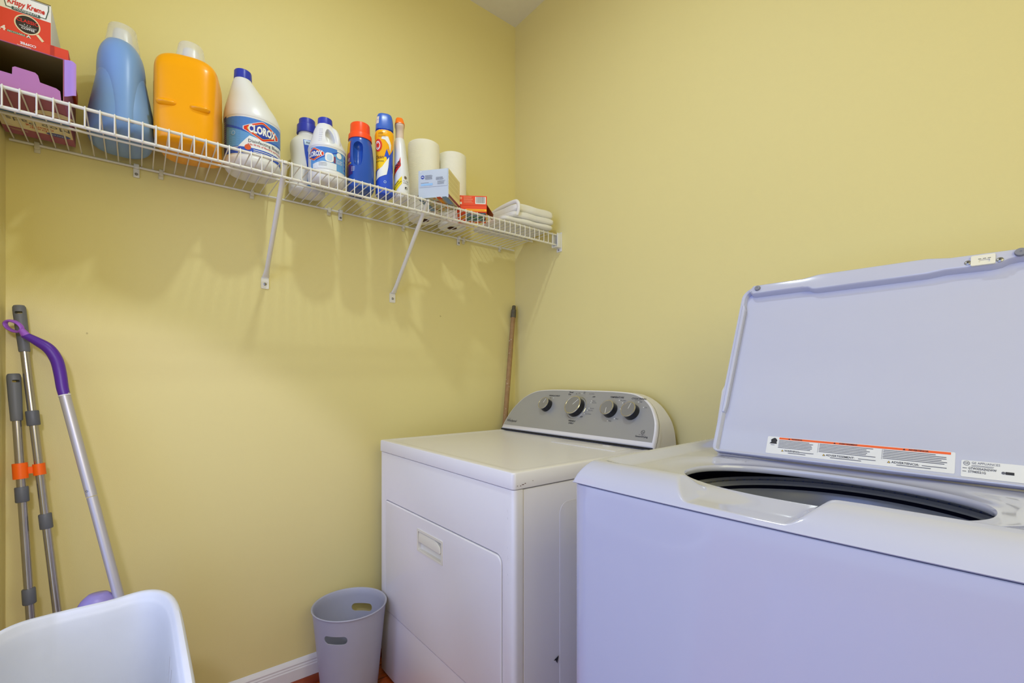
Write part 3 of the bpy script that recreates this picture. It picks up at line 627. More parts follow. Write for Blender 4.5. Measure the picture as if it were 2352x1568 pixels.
d.text('CLASSIC', (cy_[0], .051), .0100, REDI, h=.0012, bold=.03, sx=.92); d.text('• • •', (cy_[0], .0435), .007, WHITEI, h=.0012); d.text('MEDIUM ROAST', (cy_[0]+.001, .0395), .0038, WHITEI, h=.0012); d.text('COFFEE', (cy_[0]+.001, .0350), .0060, WHITEI, h=.0012, bold=.02)
d.text('24', (-1.6205, .022), .015, WHITEI, h=.0008, bold=.03); d.rect(-1.611, -1.583, .0165, .0215, mat('green_badge', (60, 120, 90), .5), h=.0006); d.text('RECYCLABLE', (-1.597, .019), .0046, WHITEI, h=.0010); d.poly([(-1.585, .012), (-1.571, .012), (-1.578, .023)], WHITEI, h=.0012); d.poly([(-1.582, .0135), (-1.574, .0135), (-1.578, .020)], mat('green_badge2', (60, 120, 90), .5), h=.0015)
d.lines(-1.616, -1.575, .0085, .004, 1, WHITEI, .0012); d.lines(-1.637, -1.622, .046, .0042, 5, WHITEI, .0016)
def trap(k): return [(-1.6130+k, .0715+k), (-1.5505-k, .0715+k), (-1.5460-k*1.3, .092), (-1.5460-k*1.3, .1035-k), (-1.6175+k*1.3, .1035-k), (-1.6175+k*1.3, .092)]
d.poly(trap(0), mat('logo_green', (60, 84, 78), .5), h=.0004); d.poly(trap(.0012), WHITEI, h=.0007)
d.text('Krispy Kreme', (-1.5820, .0850), .0165, REDI, h=.0012, shear=.2, bold=.03, sx=.62); d.rect(-1.604, -1.5600, .0685, .0750, mat('logo_green2', (60, 84, 78), .5), h=.0011); d.text('DOUGHNUTS', (-1.582, .0718), .0060, WHITEI, h=.0015, bold=.01)
for a in (-1.6395, -1.6340, -1.6280):
    for b_ in (.080, .090): d.disc((a, b_), .0009, INK, h=.0008)
d.rect(-1.6428, -1.5430, .105, .107, KRAFT, h=.0006); d.build(t, deflt='printing')

# --- folded towel
TW = mat('terry_white', (236, 234, 230), .95, var=.03, vs=80, bump=.6, bs=900, spec=.1)
t = thing('folded_towel', 'thick folded white towel in clear wrap at the corner end of shelf', 'towel', (.215, -.165, ZD))
b = MB()
def slab(xa, xb_, ya, yb_, za, zb, sk=0, seed=0):
    rnd = random.Random(seed); R = []; n = 14; m = 26
    # rounded roll-edged slab made of superellipse rings along y
    for i in range(n+1):
        u = i/n; yy = ya+(yb_-ya)*u; e_ = 1-abs(2*u-1)**6*.35
        cx_, cz = (xa+xb_)/2+sk*(u-.5), (za+zb)/2; hx = (xb_-xa)/2*(.93+.07*e_)+rnd.uniform(-.0015, .0015); hz = (zb-za)/2*e_
        ring = []
        for k in range(m):
            a = 2*pi*k/m; c, s_ = cos(a), sin(a); kk = (abs(c)**5+abs(s_)**5)**(-.2)
            ring.append((cx_+hx*kk*c, yy, cz+hz*kk*s_+.0025*sin(9*yy*6+cx_*20+c*2)*max(0, s_)))
        R.append(ring)
    b.rings(R)
slab(.092, .312, -.305, -.050, ZD, ZD+.024, .02, 1); slab(.104, .314, -.262, -.046, ZD+.020, ZD+.052, .015, 2); slab(.110, .312, -.246, -.046, ZD+.044, ZD+.086, .01, 4)
b.build('towel_folds', TW, t, angle=70, sub=1)
hem = cr([(.304, -.238, ZD+.030), (.312, -.236, ZD+.052), (.306, -.234, ZD+.076), (.285, -.236, ZD+.088), (.20, -.238, ZD+.087), (.13, -.236, ZD+.080)], 6)
MB().tube(hem, [(.006, .008)]*len(hem), 12).build('hem', TW, t)

# ------------------------------------------------------------------ long-handled tools
def oriented(p0, p1):
    d_ = (Vector(p1)-Vector(p0)); return Matrix.Translation(p0) @ d_.to_track_quat('Z', 'Y').to_matrix().to_4x4(), d_.length
def collar_mb(p0, p1, za, zb, r, ribs=16):
    M, L_ = oriented(p0, p1); mb = MB(); R = []
    for z, k in ((za, .92), (za+.002, 1), (zb-.002, 1), (zb, .92)):
        R.append([((r*k*(1+.035*(i % 2)))*cos(2*pi*i/(2*ribs)), (r*k*(1+.035*(i % 2)))*sin(2*pi*i/(2*ribs)), z) for i in range(2*ribs)])
    mb.rings(R); return mb.xf(M)
def along(p0, p1, z): # point at height z
    t_ = (z-p0[2])/(p1[2]-p0[2]); return Vector(p0)+(Vector(p1)-Vector(p0))*t_
def pole(name, label, top, bot, zg, rg, collars, slotdir):
    t = thing(name, label, 'mop handle', bot)
    g0 = along(top, bot, zg)
    M, L_ = oriented(g0, top)
    lx = M.to_3x3().transposed() @ Vector((cos(slotdir), sin(slotdir), 0)); rot_ = atan2(-lx.x, lx.y)
    prof = [(0, 0), (rg*.80, 0), (rg*.86, .003), (rg*.88, .02), (rg*.96, L_*.5), (rg, L_-.012), (rg*.96, L_-.004), (rg*.8, L_), (0, L_)]
    grip = MB().lathe(prof, seg=32, cap0=False, cap1=False).xf(M).build('grip', GREYP, t, angle=50)
    cut = MB().prism(srounded(-.0070, .0070, -.0030, .0030, .0025), lambda a, b_: (a, -.04, L_-.019+b_), lambda a, b_: (a, .04, L_-.019+b_)).xf(M @ Matrix.Rotation(rot_, 4, 'Z')).build('cut', GREYP, t)
    boolean(grip, cut)
    for p in grip.data.polygons: p.use_smooth = True
    grip.data.set_sharp_from_angle(angle=radians(40))
    MB().tube([g0+(Vector(top)-g0)*.1, Vector(bot)], .0085, 20).build('tube', STEEL, t)
    for zc_ in collars:
        a = along(top, bot, zc_)
        collar_mb(a-(Vector(top)-Vector(bot)).normalized()*.0175, top, 0, .037, .0122).build('collar', COLLAR, t)
    return t
# pole A: from (.03,-1.62,1.229) through (.091,-1.547,.483)
Atop = (.030, -1.620, 1.229); Abot = (.131, -1.500, 0)
Abot = (.030+(.091-.030)*1.229/.746, -1.620+(.073)*1.229/.746, .0)
Btop = (.046, -1.627, 1.059); Bbot = (.046+(.094-.046)*1.059/.582, -1.627+.035*1.059/.582, .0)
pa = pole('telescopic_pole', 'taller steel telescopic pole with grey grip, leaning in the left corner', Atop, Abot, 1.114, .0125, [.948, .692], radians(-4))
pb = pole('telescopic_pole', 'shorter steel telescopic pole with grey grip, leftmost in the corner', Btop, Bbot, .944, .0130, [.764, .519], radians(25))
pa['group'] = pb['group'] = 'steel telescopic poles in the corner'
ca, cb_ = along(Atop, Abot, .822), along(Btop, Bbot, .822)
t = thing('pole_clip', 'bright orange plastic clip joining the two steel poles', 'clip', tuple((ca+cb_)/2))
def ringcl(p, top, bot, r, h):
    d_ = (Vector(top)-Vector(bot)).normalized(); M, _ = oriented(p-d_*h/2, p+d_*h)
    return MB().lathe([(.0087, 0), (r, 0), (r, h), (.0087, h), (.0087, 0)], seg=32, cap0=False, cap1=False).xf(M)
b = ringcl(cb_, Btop, Bbot, .0140, .038); q = ringcl(ca, Atop, Abot, .0118, .028); b.add(q.v, q.f)
dd = (ca-cb_).normalized(); e0 = cb_+dd*.0125; e1 = ca-dd*.0105
M, L_ = oriented(e0, e1); q = MB().box(-.008, .008, -.003, .003, 0, L_); 
side = Vector((0, 0, 1)); zax = dd; yax = zax.cross(side).normalized(); xax = yax.cross(zax).normalized()
Mr = Matrix((xax, yax, zax)).transposed().to_4x4(); Mr.translation = e0
q.xf(Mr); b.add(q.v, q.f)
b.build('clip_body', ORANGE, t, angle=40)
# purple-handled mop
t = thing('spray_mop', 'purple curved-handle mop with brushed aluminium tube, standing behind the white laundry basket', 'mop', (.22, -1.43, 0))
j = Vector((.117, -1.530, 1.006)); e2 = Vector((.205, -1.428, .524)); dr = (e2-j).normalized(); foot = j+dr*((1.005-.16)/-dr.z)
hp = cr([(.090, -1.603, 1.153), (.0925, -1.582, 1.139), (.096, -1.560, 1.121), (.100, -1.546, 1.094), (.107, -1.539, 1.062), tuple(j+(j-e2).normalized()*.02), tuple(j)], 8)
n = len(hp); rr = []
for i in range(n):
    u = i/(n-1); k = .0085+.0030*sm(0, .35, u)+.0015*sin(u*pi); rr.append((k, k*.95))
hnd = MB().tube(hp, rr, 20).build('handle', PURPLE, t)
def uloc(o): pass
# loop at the end
lc = Vector((.084, -1.6215, 1.173)); mb = MB(); path = []
ax1 = Vector((-.42, -.80, .42)).normalized(); ax2 = Vector((.25, .05, .95)); ax2 = (ax2-ax1*ax2.dot(ax1)).normalized()
for k in range(25):
    a = 2*pi*k/24; path.append(lc+ax1*(.0185*cos(a))+ax2*(.0115*sin(a)))
R = []
for k in range(24):
    a = 2*pi*k/24; p = path[k]; out = (p-lc).normalized(); nn = ax1.cross(ax2)
    R.append([p+out*(.0035*cos(2*pi*q/12))+nn*(.0060*sin(2*pi*q/12)) for q in range(12)])
R.append(R[0]); mb.rings(R, False, False)
mb.tube([lc-ax1*.0165, Vector((.091, -1.600, 1.152))], [(.006, .006), (.0088, .0088)], 14)
lp = MB(); lp.v = mb.v; lp.f = mb.f; lp.m = mb.m
lp.build('hanging_loop', LILAC, t)
btn = Loft([(0, 0, 0, .0048, .012, 2.2), (.0012, 0, 0, .0044, .0115, 2.2), (.002, 0, 0, .002, .008, 2)], 2, 24).geo()
bc = Vector((.1130, -1.5415, 1.083)); nrm = Vector((.93, .10, .22)).normalized(); along_ = Vector((.1, .22, -.95)); along_ = (along_-nrm*along_.dot(nrm)).normalized(); sx_ = along_.cross(nrm)
Mb = Matrix((sx_, along_, nrm)).transposed().to_4x4(); Mb.translation = bc
btn.xf(Mb); MBb = MB(); MBb.v = btn.v; MBb.f = btn.f; MBb.m = btn.m; MBb.build('button', LILAC, t)
k2 = j+dr*((1.005-.757)/-dr.z)
MB().tube([j-dr*.004, k2], .0112, 24).build('upper_tube', ALU, t)
MB().tube([k2+dr*.0015, foot], .0107, 24).build('lower_tube', ALU, t)
MB().tube([j-dr*.001, j+dr*.0015], .0122, 24).build('joint_ring', PLASTICW, t)
MB().lathe([(0, 0), (.0028, 0), (.0025, .0012), (0, .0016)], seg=14).xf(Matrix.Translation(k2-dr*.012+Vector((.0088, -.0060, .0030))) @ Vector((.8, -.5, .25)).to_track_quat('Z', 'Y').to_matrix().to_4x4()).build('catch_pin', SCREW, t)
cpos = foot+Vector((0, 0, 0))
q = Loft([(.05, 0, 0, .035, .045, 2.4), (.10, 0, 0, .04, .052, 2.4), (.30, 0, 0, .036, .050, 2.4), (.42, 0, 0, .032, .046, 2.4), (.465, 0, 0, .024, .036, 2.2), (.485, 0, 0, .012, .018, 2)], 4, 32).geo()
q.xf(Matrix.Translation((.20, -1.464, .044))); q.build('tank_housing', LAVEN, t, angle=60)
q = MB().box(.13, .36, -1.50, -1.36, .0, .045); q.build('mop_head', LAVEN, t, bevel=.01)
# wooden pole in the corner
WOOD = mat('weathered_wood', (158, 124, 84), .75, var=.22, vs=60, bump=.2, bs=120)
wt, wb = Vector((.022, -.024, 1.385)), Vector((.075, -.155, 0))
wb = wt+(Vector((.047, -.092, .90))-wt)*(1.385/.485)
wb = Vector((max(.03, wb.x), wb.y, 0))
t = thing('wooden_pole', 'weathered wooden broom pole with dark ferrule, standing in the corner behind the dryer', 'pole', tuple(wb))
dw = (wb-wt).normalized()
MB().tube([wt+dw*.055, wt+dw*.3, wb], [.0105, .0108, .0108], 18).build('shaft', WOOD, t)
MB().tube([wt, wt+dw*.003, wt+dw*.018, wt+dw*.020, wt+dw*.055, wt+dw*.057], [.007, .0085, .0088, .0115, .0125, .0115], 18).build('ferrule', mat('dark_ferrule', (92, 86, 70), .6, var=.3, vs=90), t)
sp = MB()
for k in range(16):
    p = wt+dw*random.uniform(.07, .6); a = random.uniform(-1.6, .1); s_ = random.uniform(.0008, .0022)
    c_ = p+Vector((cos(a), sin(a), 0))*.0106; q = Loft([(-s_*1.5, 0, 0, s_*.3, s_*.3, 2), (0, 0, 0, s_*.6, s_, 2), (s_*1.5, 0, 0, s_*.3, s_*.3, 2)], 2, 8).geo().xf(Matrix.Translation(c_)); sp.add(q.v, q.f)
sp.build('paint_spots', mat('paint_spot', (210, 206, 196), .7), t)

# ------------------------------------------------------------------ waste bin
t = thing('waste_bin', 'round grey plastic waste bin with oval hand holes, between wall and dryer', 'bin', (.150, -.836, 0))
H, r1_, r0_ = .296, .1165, .088
prof = [(0, .004), (r0_-.003, .004), (r0_, .0), (r0_+.001, .004)]+[(r0_+(r1_-r0_)*k/14, .004+(H-.008)*k/14) for k in range(1, 15)]
prof += [(r1_+.0028, H-.004), (r1_+.0034, H-.001), (r1_+.002, H+.0008), (r1_-.0005, H), (r1_-.0030, H-.003)]
prof += [(r0_+(r1_-r0_)*k/14-.0028, .006+(H-.008)*k/14) for k in range(13, -1, -1)]+[(0, .006)]
b = MB().lathe([(r, z) for r, z in prof], (.150, -.836, 0), 96, cap0=False, cap1=False)
bn = b.build('bin_shell', BIN, t, angle=40)
for ang in (radians(-43), radians(137)):
    pl_ = srounded(-.037, .037, -.0145, .0145, .0140, 8)
    pl_ = [(a, z+.004*(1-(a/.037)**2)*(-1 if z > 0 else -.0)) for a, z in pl_]
    dx, dy = cos(ang), sin(ang); tx, ty = -sin(ang), cos(ang)
    cut = MB().prism(pl_, lambda a, z: (.150+dx*.05+tx*a, -.836+dy*.05+ty*a, .232+z), lambda a, z: (.150+dx*.16+tx*a, -.836+dy*.16+ty*a, .232+z)).build('cut', BIN, t)
    boolean(bn, cut)
for p in bn.data.polygons: p.use_smooth = True
bn.data.set_sharp_from_angle(angle=radians(35))

# ------------------------------------------------------------------ laundry basket
t = thing('laundry_basket', 'large white plastic laundry basket with wavy rolled rim, in the lower left corner', 'basket', (.72, -1.475, 0))
HB = .60
def bring(k, z, grow=0):
    # plan outline tapering downwards; tighter corners on the wall side, rounder towards the room corner
    x0_, x1_, y0_, y1_ = .438, 1.06, -1.620, -1.331
    cx_, cy__ = (x0_+x1_)/2, (y0_+y1_)/2; out = []
    hx, hy = (x1_-x0_)/2, (y1_-y0_)/2
    for i in range(160):
        a = 2*pi*i/160; c, s_ = cos(a), sin(a); n_ = 5.0 if s_ > 0 else 5.0-2.3*min(1, -s_*3)
        kk = (abs(c)**n_+abs(s_)**n_)**(-1/n_)
        x, y = hx*kk*c, hy*kk*s_; g_ = grow
        out.append((cx_+x*k+g_*(x/hx), cy__+y*(k*.96+.04*k*k)+g_*(y/hy), z))
    return out
def dip(p):  # rim dips gently at the short end hand hold
    x, y, z = p; w_ = sm(.62, .45, x)*sm(.11, .03, abs(y+1.475)); return (x+.006*w_, y, z-.006*w_)
R = []
for z, k, g in ((.002, .70, 0), (.0, .72, 0), (.004, .735, 0), (.15, .80, 0), (.35, .88, 0), (.52, .95, 0), (.574, .968, 0), (.575, .968, .003), (.568, .968, .0095), (.567, .968, .0110), (.572, .968, .0122), (HB-.008, .972, .0128), (HB-.003, .972, .0115), (HB, .972, .008),
                (HB-.0005, .972, .002), (HB-.003, .972, -.0005), (HB-.010, .972, -.0020), (HB-.014, .971, -.0045), (HB-.020, .970, -.0060), (.56, .958, -.0062), (.35, .872, -.005), (.15, .79, -.004), (.010, .725, -.003), (.006, .70, -.003)):
    R.append([dip(p) if z > .5 else p for p in bring(k, z, g)])
b = MB().rings(R)
bk = b.build('basket_shell', BASKET, t, angle=60)
cu = MB()
for k in range(5):
    x = .66+.05*k
    cu.prism(srounded(-.005, .005, -.045, .045, .0045), lambda a, z: (x+a, -1.45, .50+z), lambda a, z: (x+a, -1.25, .50+z))
cut = cu.build('cut', BASKET, t); boolean(bk, cut)
for p in bk.data.polygons: p.use_smooth = True
bk.data.set_sharp_from_angle(angle=radians(45))

# ------------------------------------------------------------------ dryer
t = thing('clothes_dryer', 'white front-loading clothes dryer with silver control panel, standing in the corner', 'dryer', (.4845, -.37, 0))
DX0, DX1, DYF, DYB, DZ = .103, .866, -.712, -.022, .828
# cabinet: wrap-around front panel and side/back shell
b = MB().box(DX0+.003, DX1-.002, -.679, DYB, .012, .785); b.build('cabinet', ENAMEL, t, smooth=True, bevel=.003)
fp = srounded(DX0+.002, DX1-.001, -.7095, -.6810, [.001, .001, .012, .012], 6)
b = MB().prism(fp, lambda a, b_: (a, b_, .012), lambda a, b_: (a, b_, .7865)); fpn = b.build('front_panel', ENAMEL, t, bevel=.0015, bseg=2)
# door groove cut
apply_mods(fpn)
og = srounded(.157, .821, .238, .6225, [.022, .006, .022, .006], 7); ig = srounded(.1605, .8175, .2415, .619, [.019, .004, .019, .004], 7)
og = srounded(.1555, .8225, .2365, .6240, [.024, .008, .020, .008], 7)
cut = MB().prism(og, lambda a, z: (a, -.72, z), lambda a, z: (a, -.700, z)).build('cut', ENAMEL, t)
boolean(fpn, cut)
for p in fpn.data.polygons: p.use_smooth = True
fpn.data.set_sharp_from_angle(angle=radians(30))
ig = srounded(.1585, .8195, .2395, .6205, [.021, .006, .017, .006], 7)
door = MB().prism(ig, lambda a, z: (a, -.7125, z), lambda a, z: (a, -.7005, z)).build('door', ENAMEL, t, bevel=.0035, bseg=4)
apply_mods(door)
hx0, hx1, hz0, hz1 = .394, .5475, .514, .583
cut = MB().prism(srounded(hx0+.006, hx1-.006, hz0+.005, hz1-.006, .004), lambda a, z: (a, -.73, z), lambda a, z: (a, -.7025, z)).build('cut', ENAMEL, t)
boolean(door, cut)
for p in door.data.polygons: p.use_smooth = True
door.data.set_sharp_from_angle(angle=radians(30))
b = MB()
fr_o = srounded(hx0, hx1, hz0, hz1, .003, 3); fr_i = srounded(hx0+.007, hx1-.007, hz0+.006, hz1-.007, .003, 3)
R = [[(a, -.7122, z) for a, z in fr_o], [(a, -.7145, z) for a, z in fr_o], [(a, -.7145, z) for a, z in fr_i], [(a, -.703, z) for a, z in fr_i]]
b.rings(R, False, True)
hd = b.build('door_handle', CREAM, t, angle=30)
hd.parent = door
lip = [(hx0+.010, hz1-.009), (hx0+.010, hz1-.034), (hx0+.014, hz1-.038), (hx1-.012, hz1-.040), (hx1-.010, hz1-.036), (hx1-.014, hz1-.022), (hx1-.030, hz1-.012), (hx1-.045, hz1-.009)]
g = MB().prism(lip, lambda a, z: (a, -.7030, z), lambda a, z: (a, -.7125-.004*((hz1-z)/.04), z)).build('grip', CREAM, hd, bevel=.0015)
for v in g.data.vertices: v.co -= Vector(t['_o'])
# worktop slab with shallow recess
top = srounded(DX0, DX1, DYF, DYB, .010, 5)
def insp(dx, r=.010): return srounded(DX0+dx, DX1-dx, DYF+dx, DYB-dx, max(.002, r), 5)
R = [[(a, c, .7895) for a, c in insp(.004)], [(a, c, .7885) for a, c in insp(.0005)], [(a, c, .791) for a, c in insp(0)], [(a, c, DZ-.0045) for a, c in insp(.0005)], [(a, c, DZ-.001) for a, c in insp(.0025)], [(a, c, DZ) for a, c in insp(.006)],
     [(a, c, DZ) for a, c in insp(.020, .014)], [(a, c, DZ-.0006) for a, c in insp(.024, .014)], [(a, c, DZ-.0028) for a, c in insp(.034, .016)], [(a, c, DZ-.003) for a, c in insp(.040, .016)]]
MB().rings(R).build('worktop', ENAMEL, t, angle=35)
# lint door
MB().box(.52, .80, -.262, -.185, DZ-.0032, DZ-.0010).build('lint_lid', ENAMEL, t, bevel=.001)
MB().box(.70, .728, -.200, -.188, DZ-.001, DZ+.0006).build('lint_tab', ENAMEL, t, bevel=.0004)
# side emboss, scuffs
em = MB().prism(srounded(-.56, -.36, .18, .735, .03, 6), lambda a, z: (DX1-.0030, a, z), lambda a, z: (DX1-.0012, a, z)); em.build('side_emboss', ENAMEL, t, bevel=.0012)
d = Decals(lambda a, z, h: (DX1+.0002+h, a, z)); d.poly([(-.583, .346), (-.573, .350), (-.566, .353), (-.567, .346), (-.574, .338), (-.576, .344)], INK, h=.0008); d.poly([(-.574, .340), (-.567, .345), (-.570, .334)], INKG, h=.0009)
d.build(t, deflt='dent_mark')
SCUFF = mat('scuff_grey', (150, 150, 158), .6)
for (x, z, dx, dz) in ((.842, .735, .0006, .004), (.843, .718, .0009, .003), (.8415, .648, .0006, .003), (.8435, .625, .0006, .006), (.843, .585, .0010, .002), (.844, .565, .0006, .003), (.30, .445, .002, .0008), (.45, .20, .001, .001)):
    d = Decals(lambda a, z, h: (a, -.7095-h, z)); d.poly([(x-dx*.3, z-dz), (x+dx*.7, z-dz*.3), (x-dx*.2, z+dz*.4), (x+dx*.4, z+dz), (x-dx*.6, z+dz*.5), (x+dx*.1, z-dz*.2)], SCUFF, h=.0003); d.build(t, deflt='scuff')
for (y_, z_, s_) in ((-.683, .798, .003), (-.676, .800, .002), (-.690, .796, .0015), (-.652, .803, .001), (-.700, .797, .001)):
    d = Decals(lambda a, z, h: (DX1+.0003+h, a, z)); d.rect(y_-s_, y_+s_, z_-.0008, z_+.0008, RUST, h=.0004); d.build(t, deflt='rust_chip')
# control console: tilted face, same outline lofted to the back
be = math.atan(.58); CO = Vector((0, -.165, .8335)); CU = Vector((0, sin(be), cos(be))); CN = Vector((0, -cos(be), sin(be)))
def cpt(x, q, h=0): return tuple(Vector((x, 0, 0))+CO+CU*q+CN*h)
half = [(.1050, .0), (.1062, .022), (.1105, .054), (.1200, .088), (.1350, .116), (.1560, .144), (.182, .166), (.214, .183), (.255, .1935), (.33, .1985), (.41, .1995)]
hs = [tuple(v) for v in cr([(a, b_, 0) for a, b_ in half], 4)]
CXM = .4860
outl = [(a, b_) for a, b_, _ in hs]+[(2*CXM-a, b_) for a, b_, _ in reversed(hs)]
def inset(poly, k):
    n = len(poly); out = []
    for i in range(n):
        a = Vector(poly[i-1]); b_ = Vector(poly[i]); c = Vector(poly[(i+1) % n])
        n1 = Vector((-(b_-a).y, (b_-a).x)).normalized(); n2 = Vector((-(c-b_).y, (c-b_).x)).normalized()
        m_ = (n1+n2); m_ = m_.normalized() if m_.length > 1e-6 else n1
        out.append(tuple(b_-m_*(-k if False else k)/max(.4, m_.dot(n1))))
    return out
cxy = (CXM, .09)
test = inset(outl, .01)
sgn = 1 if abs(test[10][0]-CXM) < abs(outl[10][0]-CXM) else -1
R = []
for k, h in ((0, -.030), (0, -.012), (.0008, -.006), (.003, -.0020), (.006, 0)):
    R.append([cpt(a, max(0, b_), h) for a, b_ in inset(outl, sgn*k)])
b = MB().rings(R, False, True)
b.build('console_face', ENAMEL, t, angle=35)
# back shell
R = []
for u in [0, .04, .15, .4, .7, 1]:
    ring = []
    for a, q in outl:
        p0 = Vector(cpt(a, q, -.012)); zt2 = .8335+(p0.z-.8335)*(1.02-.02*u)
        y2 = DYB-.006; yy = p0.y+(y2-p0.y)*u if p0.y < y2 else y2
        ring.append((CXM+(a-CXM)*(1-.004-.012*u), yy, .8335+(p0.z-.8335)*(1.0)))
    R.append(ring)
MB().rings(R).build('console_back', ENAMEL, t, angle=35)
# seam line
MB().rings([[cpt(a, max(.0, b_), -.0125) for a, b_ in inset(outl, sgn*-.0004)], [cpt(a, max(0, b_), -.0137) for a, b_ in inset(outl, sgn*-.0004)]], False, False).build('console_seam', DARK, t)
MB().box(.109, .863, -.1665, -.160, .8282, .8335).build('console_gap', DARK, t)
# silver fascia
sil = inset(outl, sgn*.0085); sil = [(a, max(.0185, b_)) for a, b_ in sil]
MB().prism(sil, lambda a, q: cpt(a, q, -.001), lambda a, q: cpt(a, q, .0006)).build('silver_fascia', SILVER, t, angle=35)
d = Decals(lambda a, q, h: cpt(a, q, .0004+h))
kn = [(.3335, .1195, .0270), (.4935, .1195, .0390), (.6560, .1180, .0290), (.7470, .1160, .0290)]
def dial(x, q, r, ang, ring):
    M = Matrix((Vector((1, 0, 0)), CU, CN)).transposed().to_4x4(); M.translation = cpt(x, q, .0007)
    k = MB().lathe([(0, 0), (r*.98, 0), (r*.95, .010), (r*.90, .0225), (r*.86, .0235), (0, .0235)], seg=48, cap0=False, cap1=False).xf(M).build('dial_knob', BLACKP, t, angle=40)
    off = Matrix.Translation(-Vector(t['_o']))
    MB().lathe([(r*.84, .0228), (r*.945, .0232), (r*.96, .0252), (r*.93, .0268), (r*.87, .0264), (r*.84, .0250)], seg=48, cap0=False, cap1=False).xf(M).xf(off).build('chrome_ring', CHROME, k)
    MB().lathe([(0, .0254), (r*.875, .0256)], seg=48, cap0=False, cap1=False).xf(M).xf(off).build('knob_face', mat('knob_grey', (150, 150, 152), .35, metal=.4, var=.02), k)
    MB().box(-.0006, .0006, r*.05, r*.80, .0255, .0262).xf(M @ Matrix.Rotation(-ang, 4, 'Z')).xf(off).build('pointer_mark', WHITEI, k)
    if ring: MB().lathe([(r*1.13, 0), (r*1.17, .001), (r*1.19, 0)], seg=64, cap0=False, cap1=False).xf(M).build('dial_ring', CHROME, t)
dial(*kn[0], radians(18), False); dial(*kn[1], radians(40), True); dial(*kn[2], radians(172), False); dial(*kn[3], radians(12), False)
d.text('WRINKLE SHIELD', (.352, .166), .0080, INK, bold=.015); d.text('ON', (.335, .1555), .0062, INK); d.disc((.352, .156), .0018, WHITEI)
d.text('Timed', (.437, .1840), .0088, INK, bold=.02); d.text('Dry', (.433, .1750), .0088, INK, bold=.02); d.text('40', (.467, .1780), .0055, INK); d.text('60', (.480, .1815), .0055, INK)
d.text('OFF', (.552, .168), .0075, INK, bold=.02, align='LEFT'); d.text('Cool Down', (.530, .1800), .0055, INKG, align='LEFT'); d.text('Auto', (.506, .186), .0055, INK); d.text('Dry', (.506, .1805), .0055, INK)
for (x, q, s_) in ((.560, .151, 'More'), (.560, .144, 'Very Dry'), (.561, .121, 'Delicate'), (.557, .112, 'Less Dry'), (.548, .098, 'Cool Down')): d.text(s_, (x, q), .0058, INKG, align='LEFT'); d.disc((x-.005, q), .0016, WHITEI)
d.text('OFF', (.535, .084), .0072, INK, bold=.02); d.text('WRINKLE', (.497, .064), .0080, INK, bold=.02); d.text('SHIELD', (.497, .055), .0080, INK, bold=.02); d.disc((.505, .179), .0016, WHITEI); d.disc((.494, .180), .0016, WHITEI)
d.text('TEMPERATURE', (.664, .1700), .0090, INK, bold=.02)
for (x, q, s_) in ((.683, .159, 'No Heat'), (.701, .1495, 'Ex Low'), (.700, .1260, 'Low'), (.690, .0880, 'Med'), (.664, .0780, 'High')): d.text(s_, (x, q), .0066, INKG, align='LEFT'); d.disc((x-.005, q), .0018, WHITEI)
d.text('CYCLE SIGNAL', (.757, .1680), .0090, INK, bold=.02); d.text('End of Cycle', (.755, .1610), .0048, INKG)
for (x, q, s_) in ((.764, .1560, 'Off'), (.790, .1370, 'On')): d.text(s_, (x, q), .0066, INKG, align='LEFT'); d.disc((x-.005, q), .0018, WHITEI)
d.text('ESTATE', (.137, .0480), .0048, INKG); d.text('Whirlpool', (.157, .0385), .0155, INK, bold=.005)
d.disc((.814, .0500), .0070, INK, n=20); d.disc((.814, .0500), .0055, SILVER, h=.0006); d.text('he', (.814, .0500), .0085, INK, bold=.01); d.text('high efficiency', (.814, .0405), .0045, INKG); d.text('SensorDrying', (.814, .0340), .0085, INK, bold=.015)
d.build(t, deflt='lettering')
MB().box(DX0+.02, DX1-.02, -.66, DYB-.02, 0, .012).build('base_plinth', DARK, t)

# ------------------------------------------------------------------ washer (local frame, slightly turned)
t = thing('washing_machine', 'white top-load washing machine with its lid raised, right of the dryer', 'washer', (1.1466, -.8082, 0), radians(2.5), local=True)
WW, WD = .632, .640
def bow(u): return -.010*(1-((u-WW/2)/(WW/2))**2)
# cabinet with bowed front
fr = [(.004, .004)]+[(u_, bow(u_)+.0015+(.006*(1-sm(0, .02, min(u_, WW-u_))))) for u_ in [WW*k/40 for k in range(41)]]
plan = [(0.0, .012)]+[(max(.001, min(WW-.001, WW*k/40)), bow(WW*k/40)+.002+.008*(1-sm(0, .014, min(WW*k/40, WW-WW*k/40)))) for k in range(41)]+[(WW, .012), (WW, WD), (0, WD)]
def inpl(k): return [(k+(WW-2*k)*a/WW, k+(WD-2*k)*max(0, b_)/WD+(b_ if b_ < 0 else 0)) for a, b_ in plan]
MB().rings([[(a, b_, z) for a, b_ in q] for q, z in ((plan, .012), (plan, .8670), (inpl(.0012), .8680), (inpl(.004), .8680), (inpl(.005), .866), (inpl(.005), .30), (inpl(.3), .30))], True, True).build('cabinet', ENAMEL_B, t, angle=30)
ins_ = [(a+(.002 if a < WW/2 else -.002), b_+.0022 if b_ < .1 else b_-.003) for a, b_ in plan]
MB().rings([[(a, b_, z) for a, b_ in q] for q, z in ((ins_, .864), (ins_, .8715), (inpl(.010), .8715), (inpl(.010), .864))], False, False).build('seam_gap', mat('seam_grey', (84, 86, 108), .6), t)
HC = (.305, .198); HA, HBv = .192, .120
def F(v):  # fascia profile
    s_ = max(0, min(1, v/.062)); return .871+.034*(1-(1-s_)**2.4)
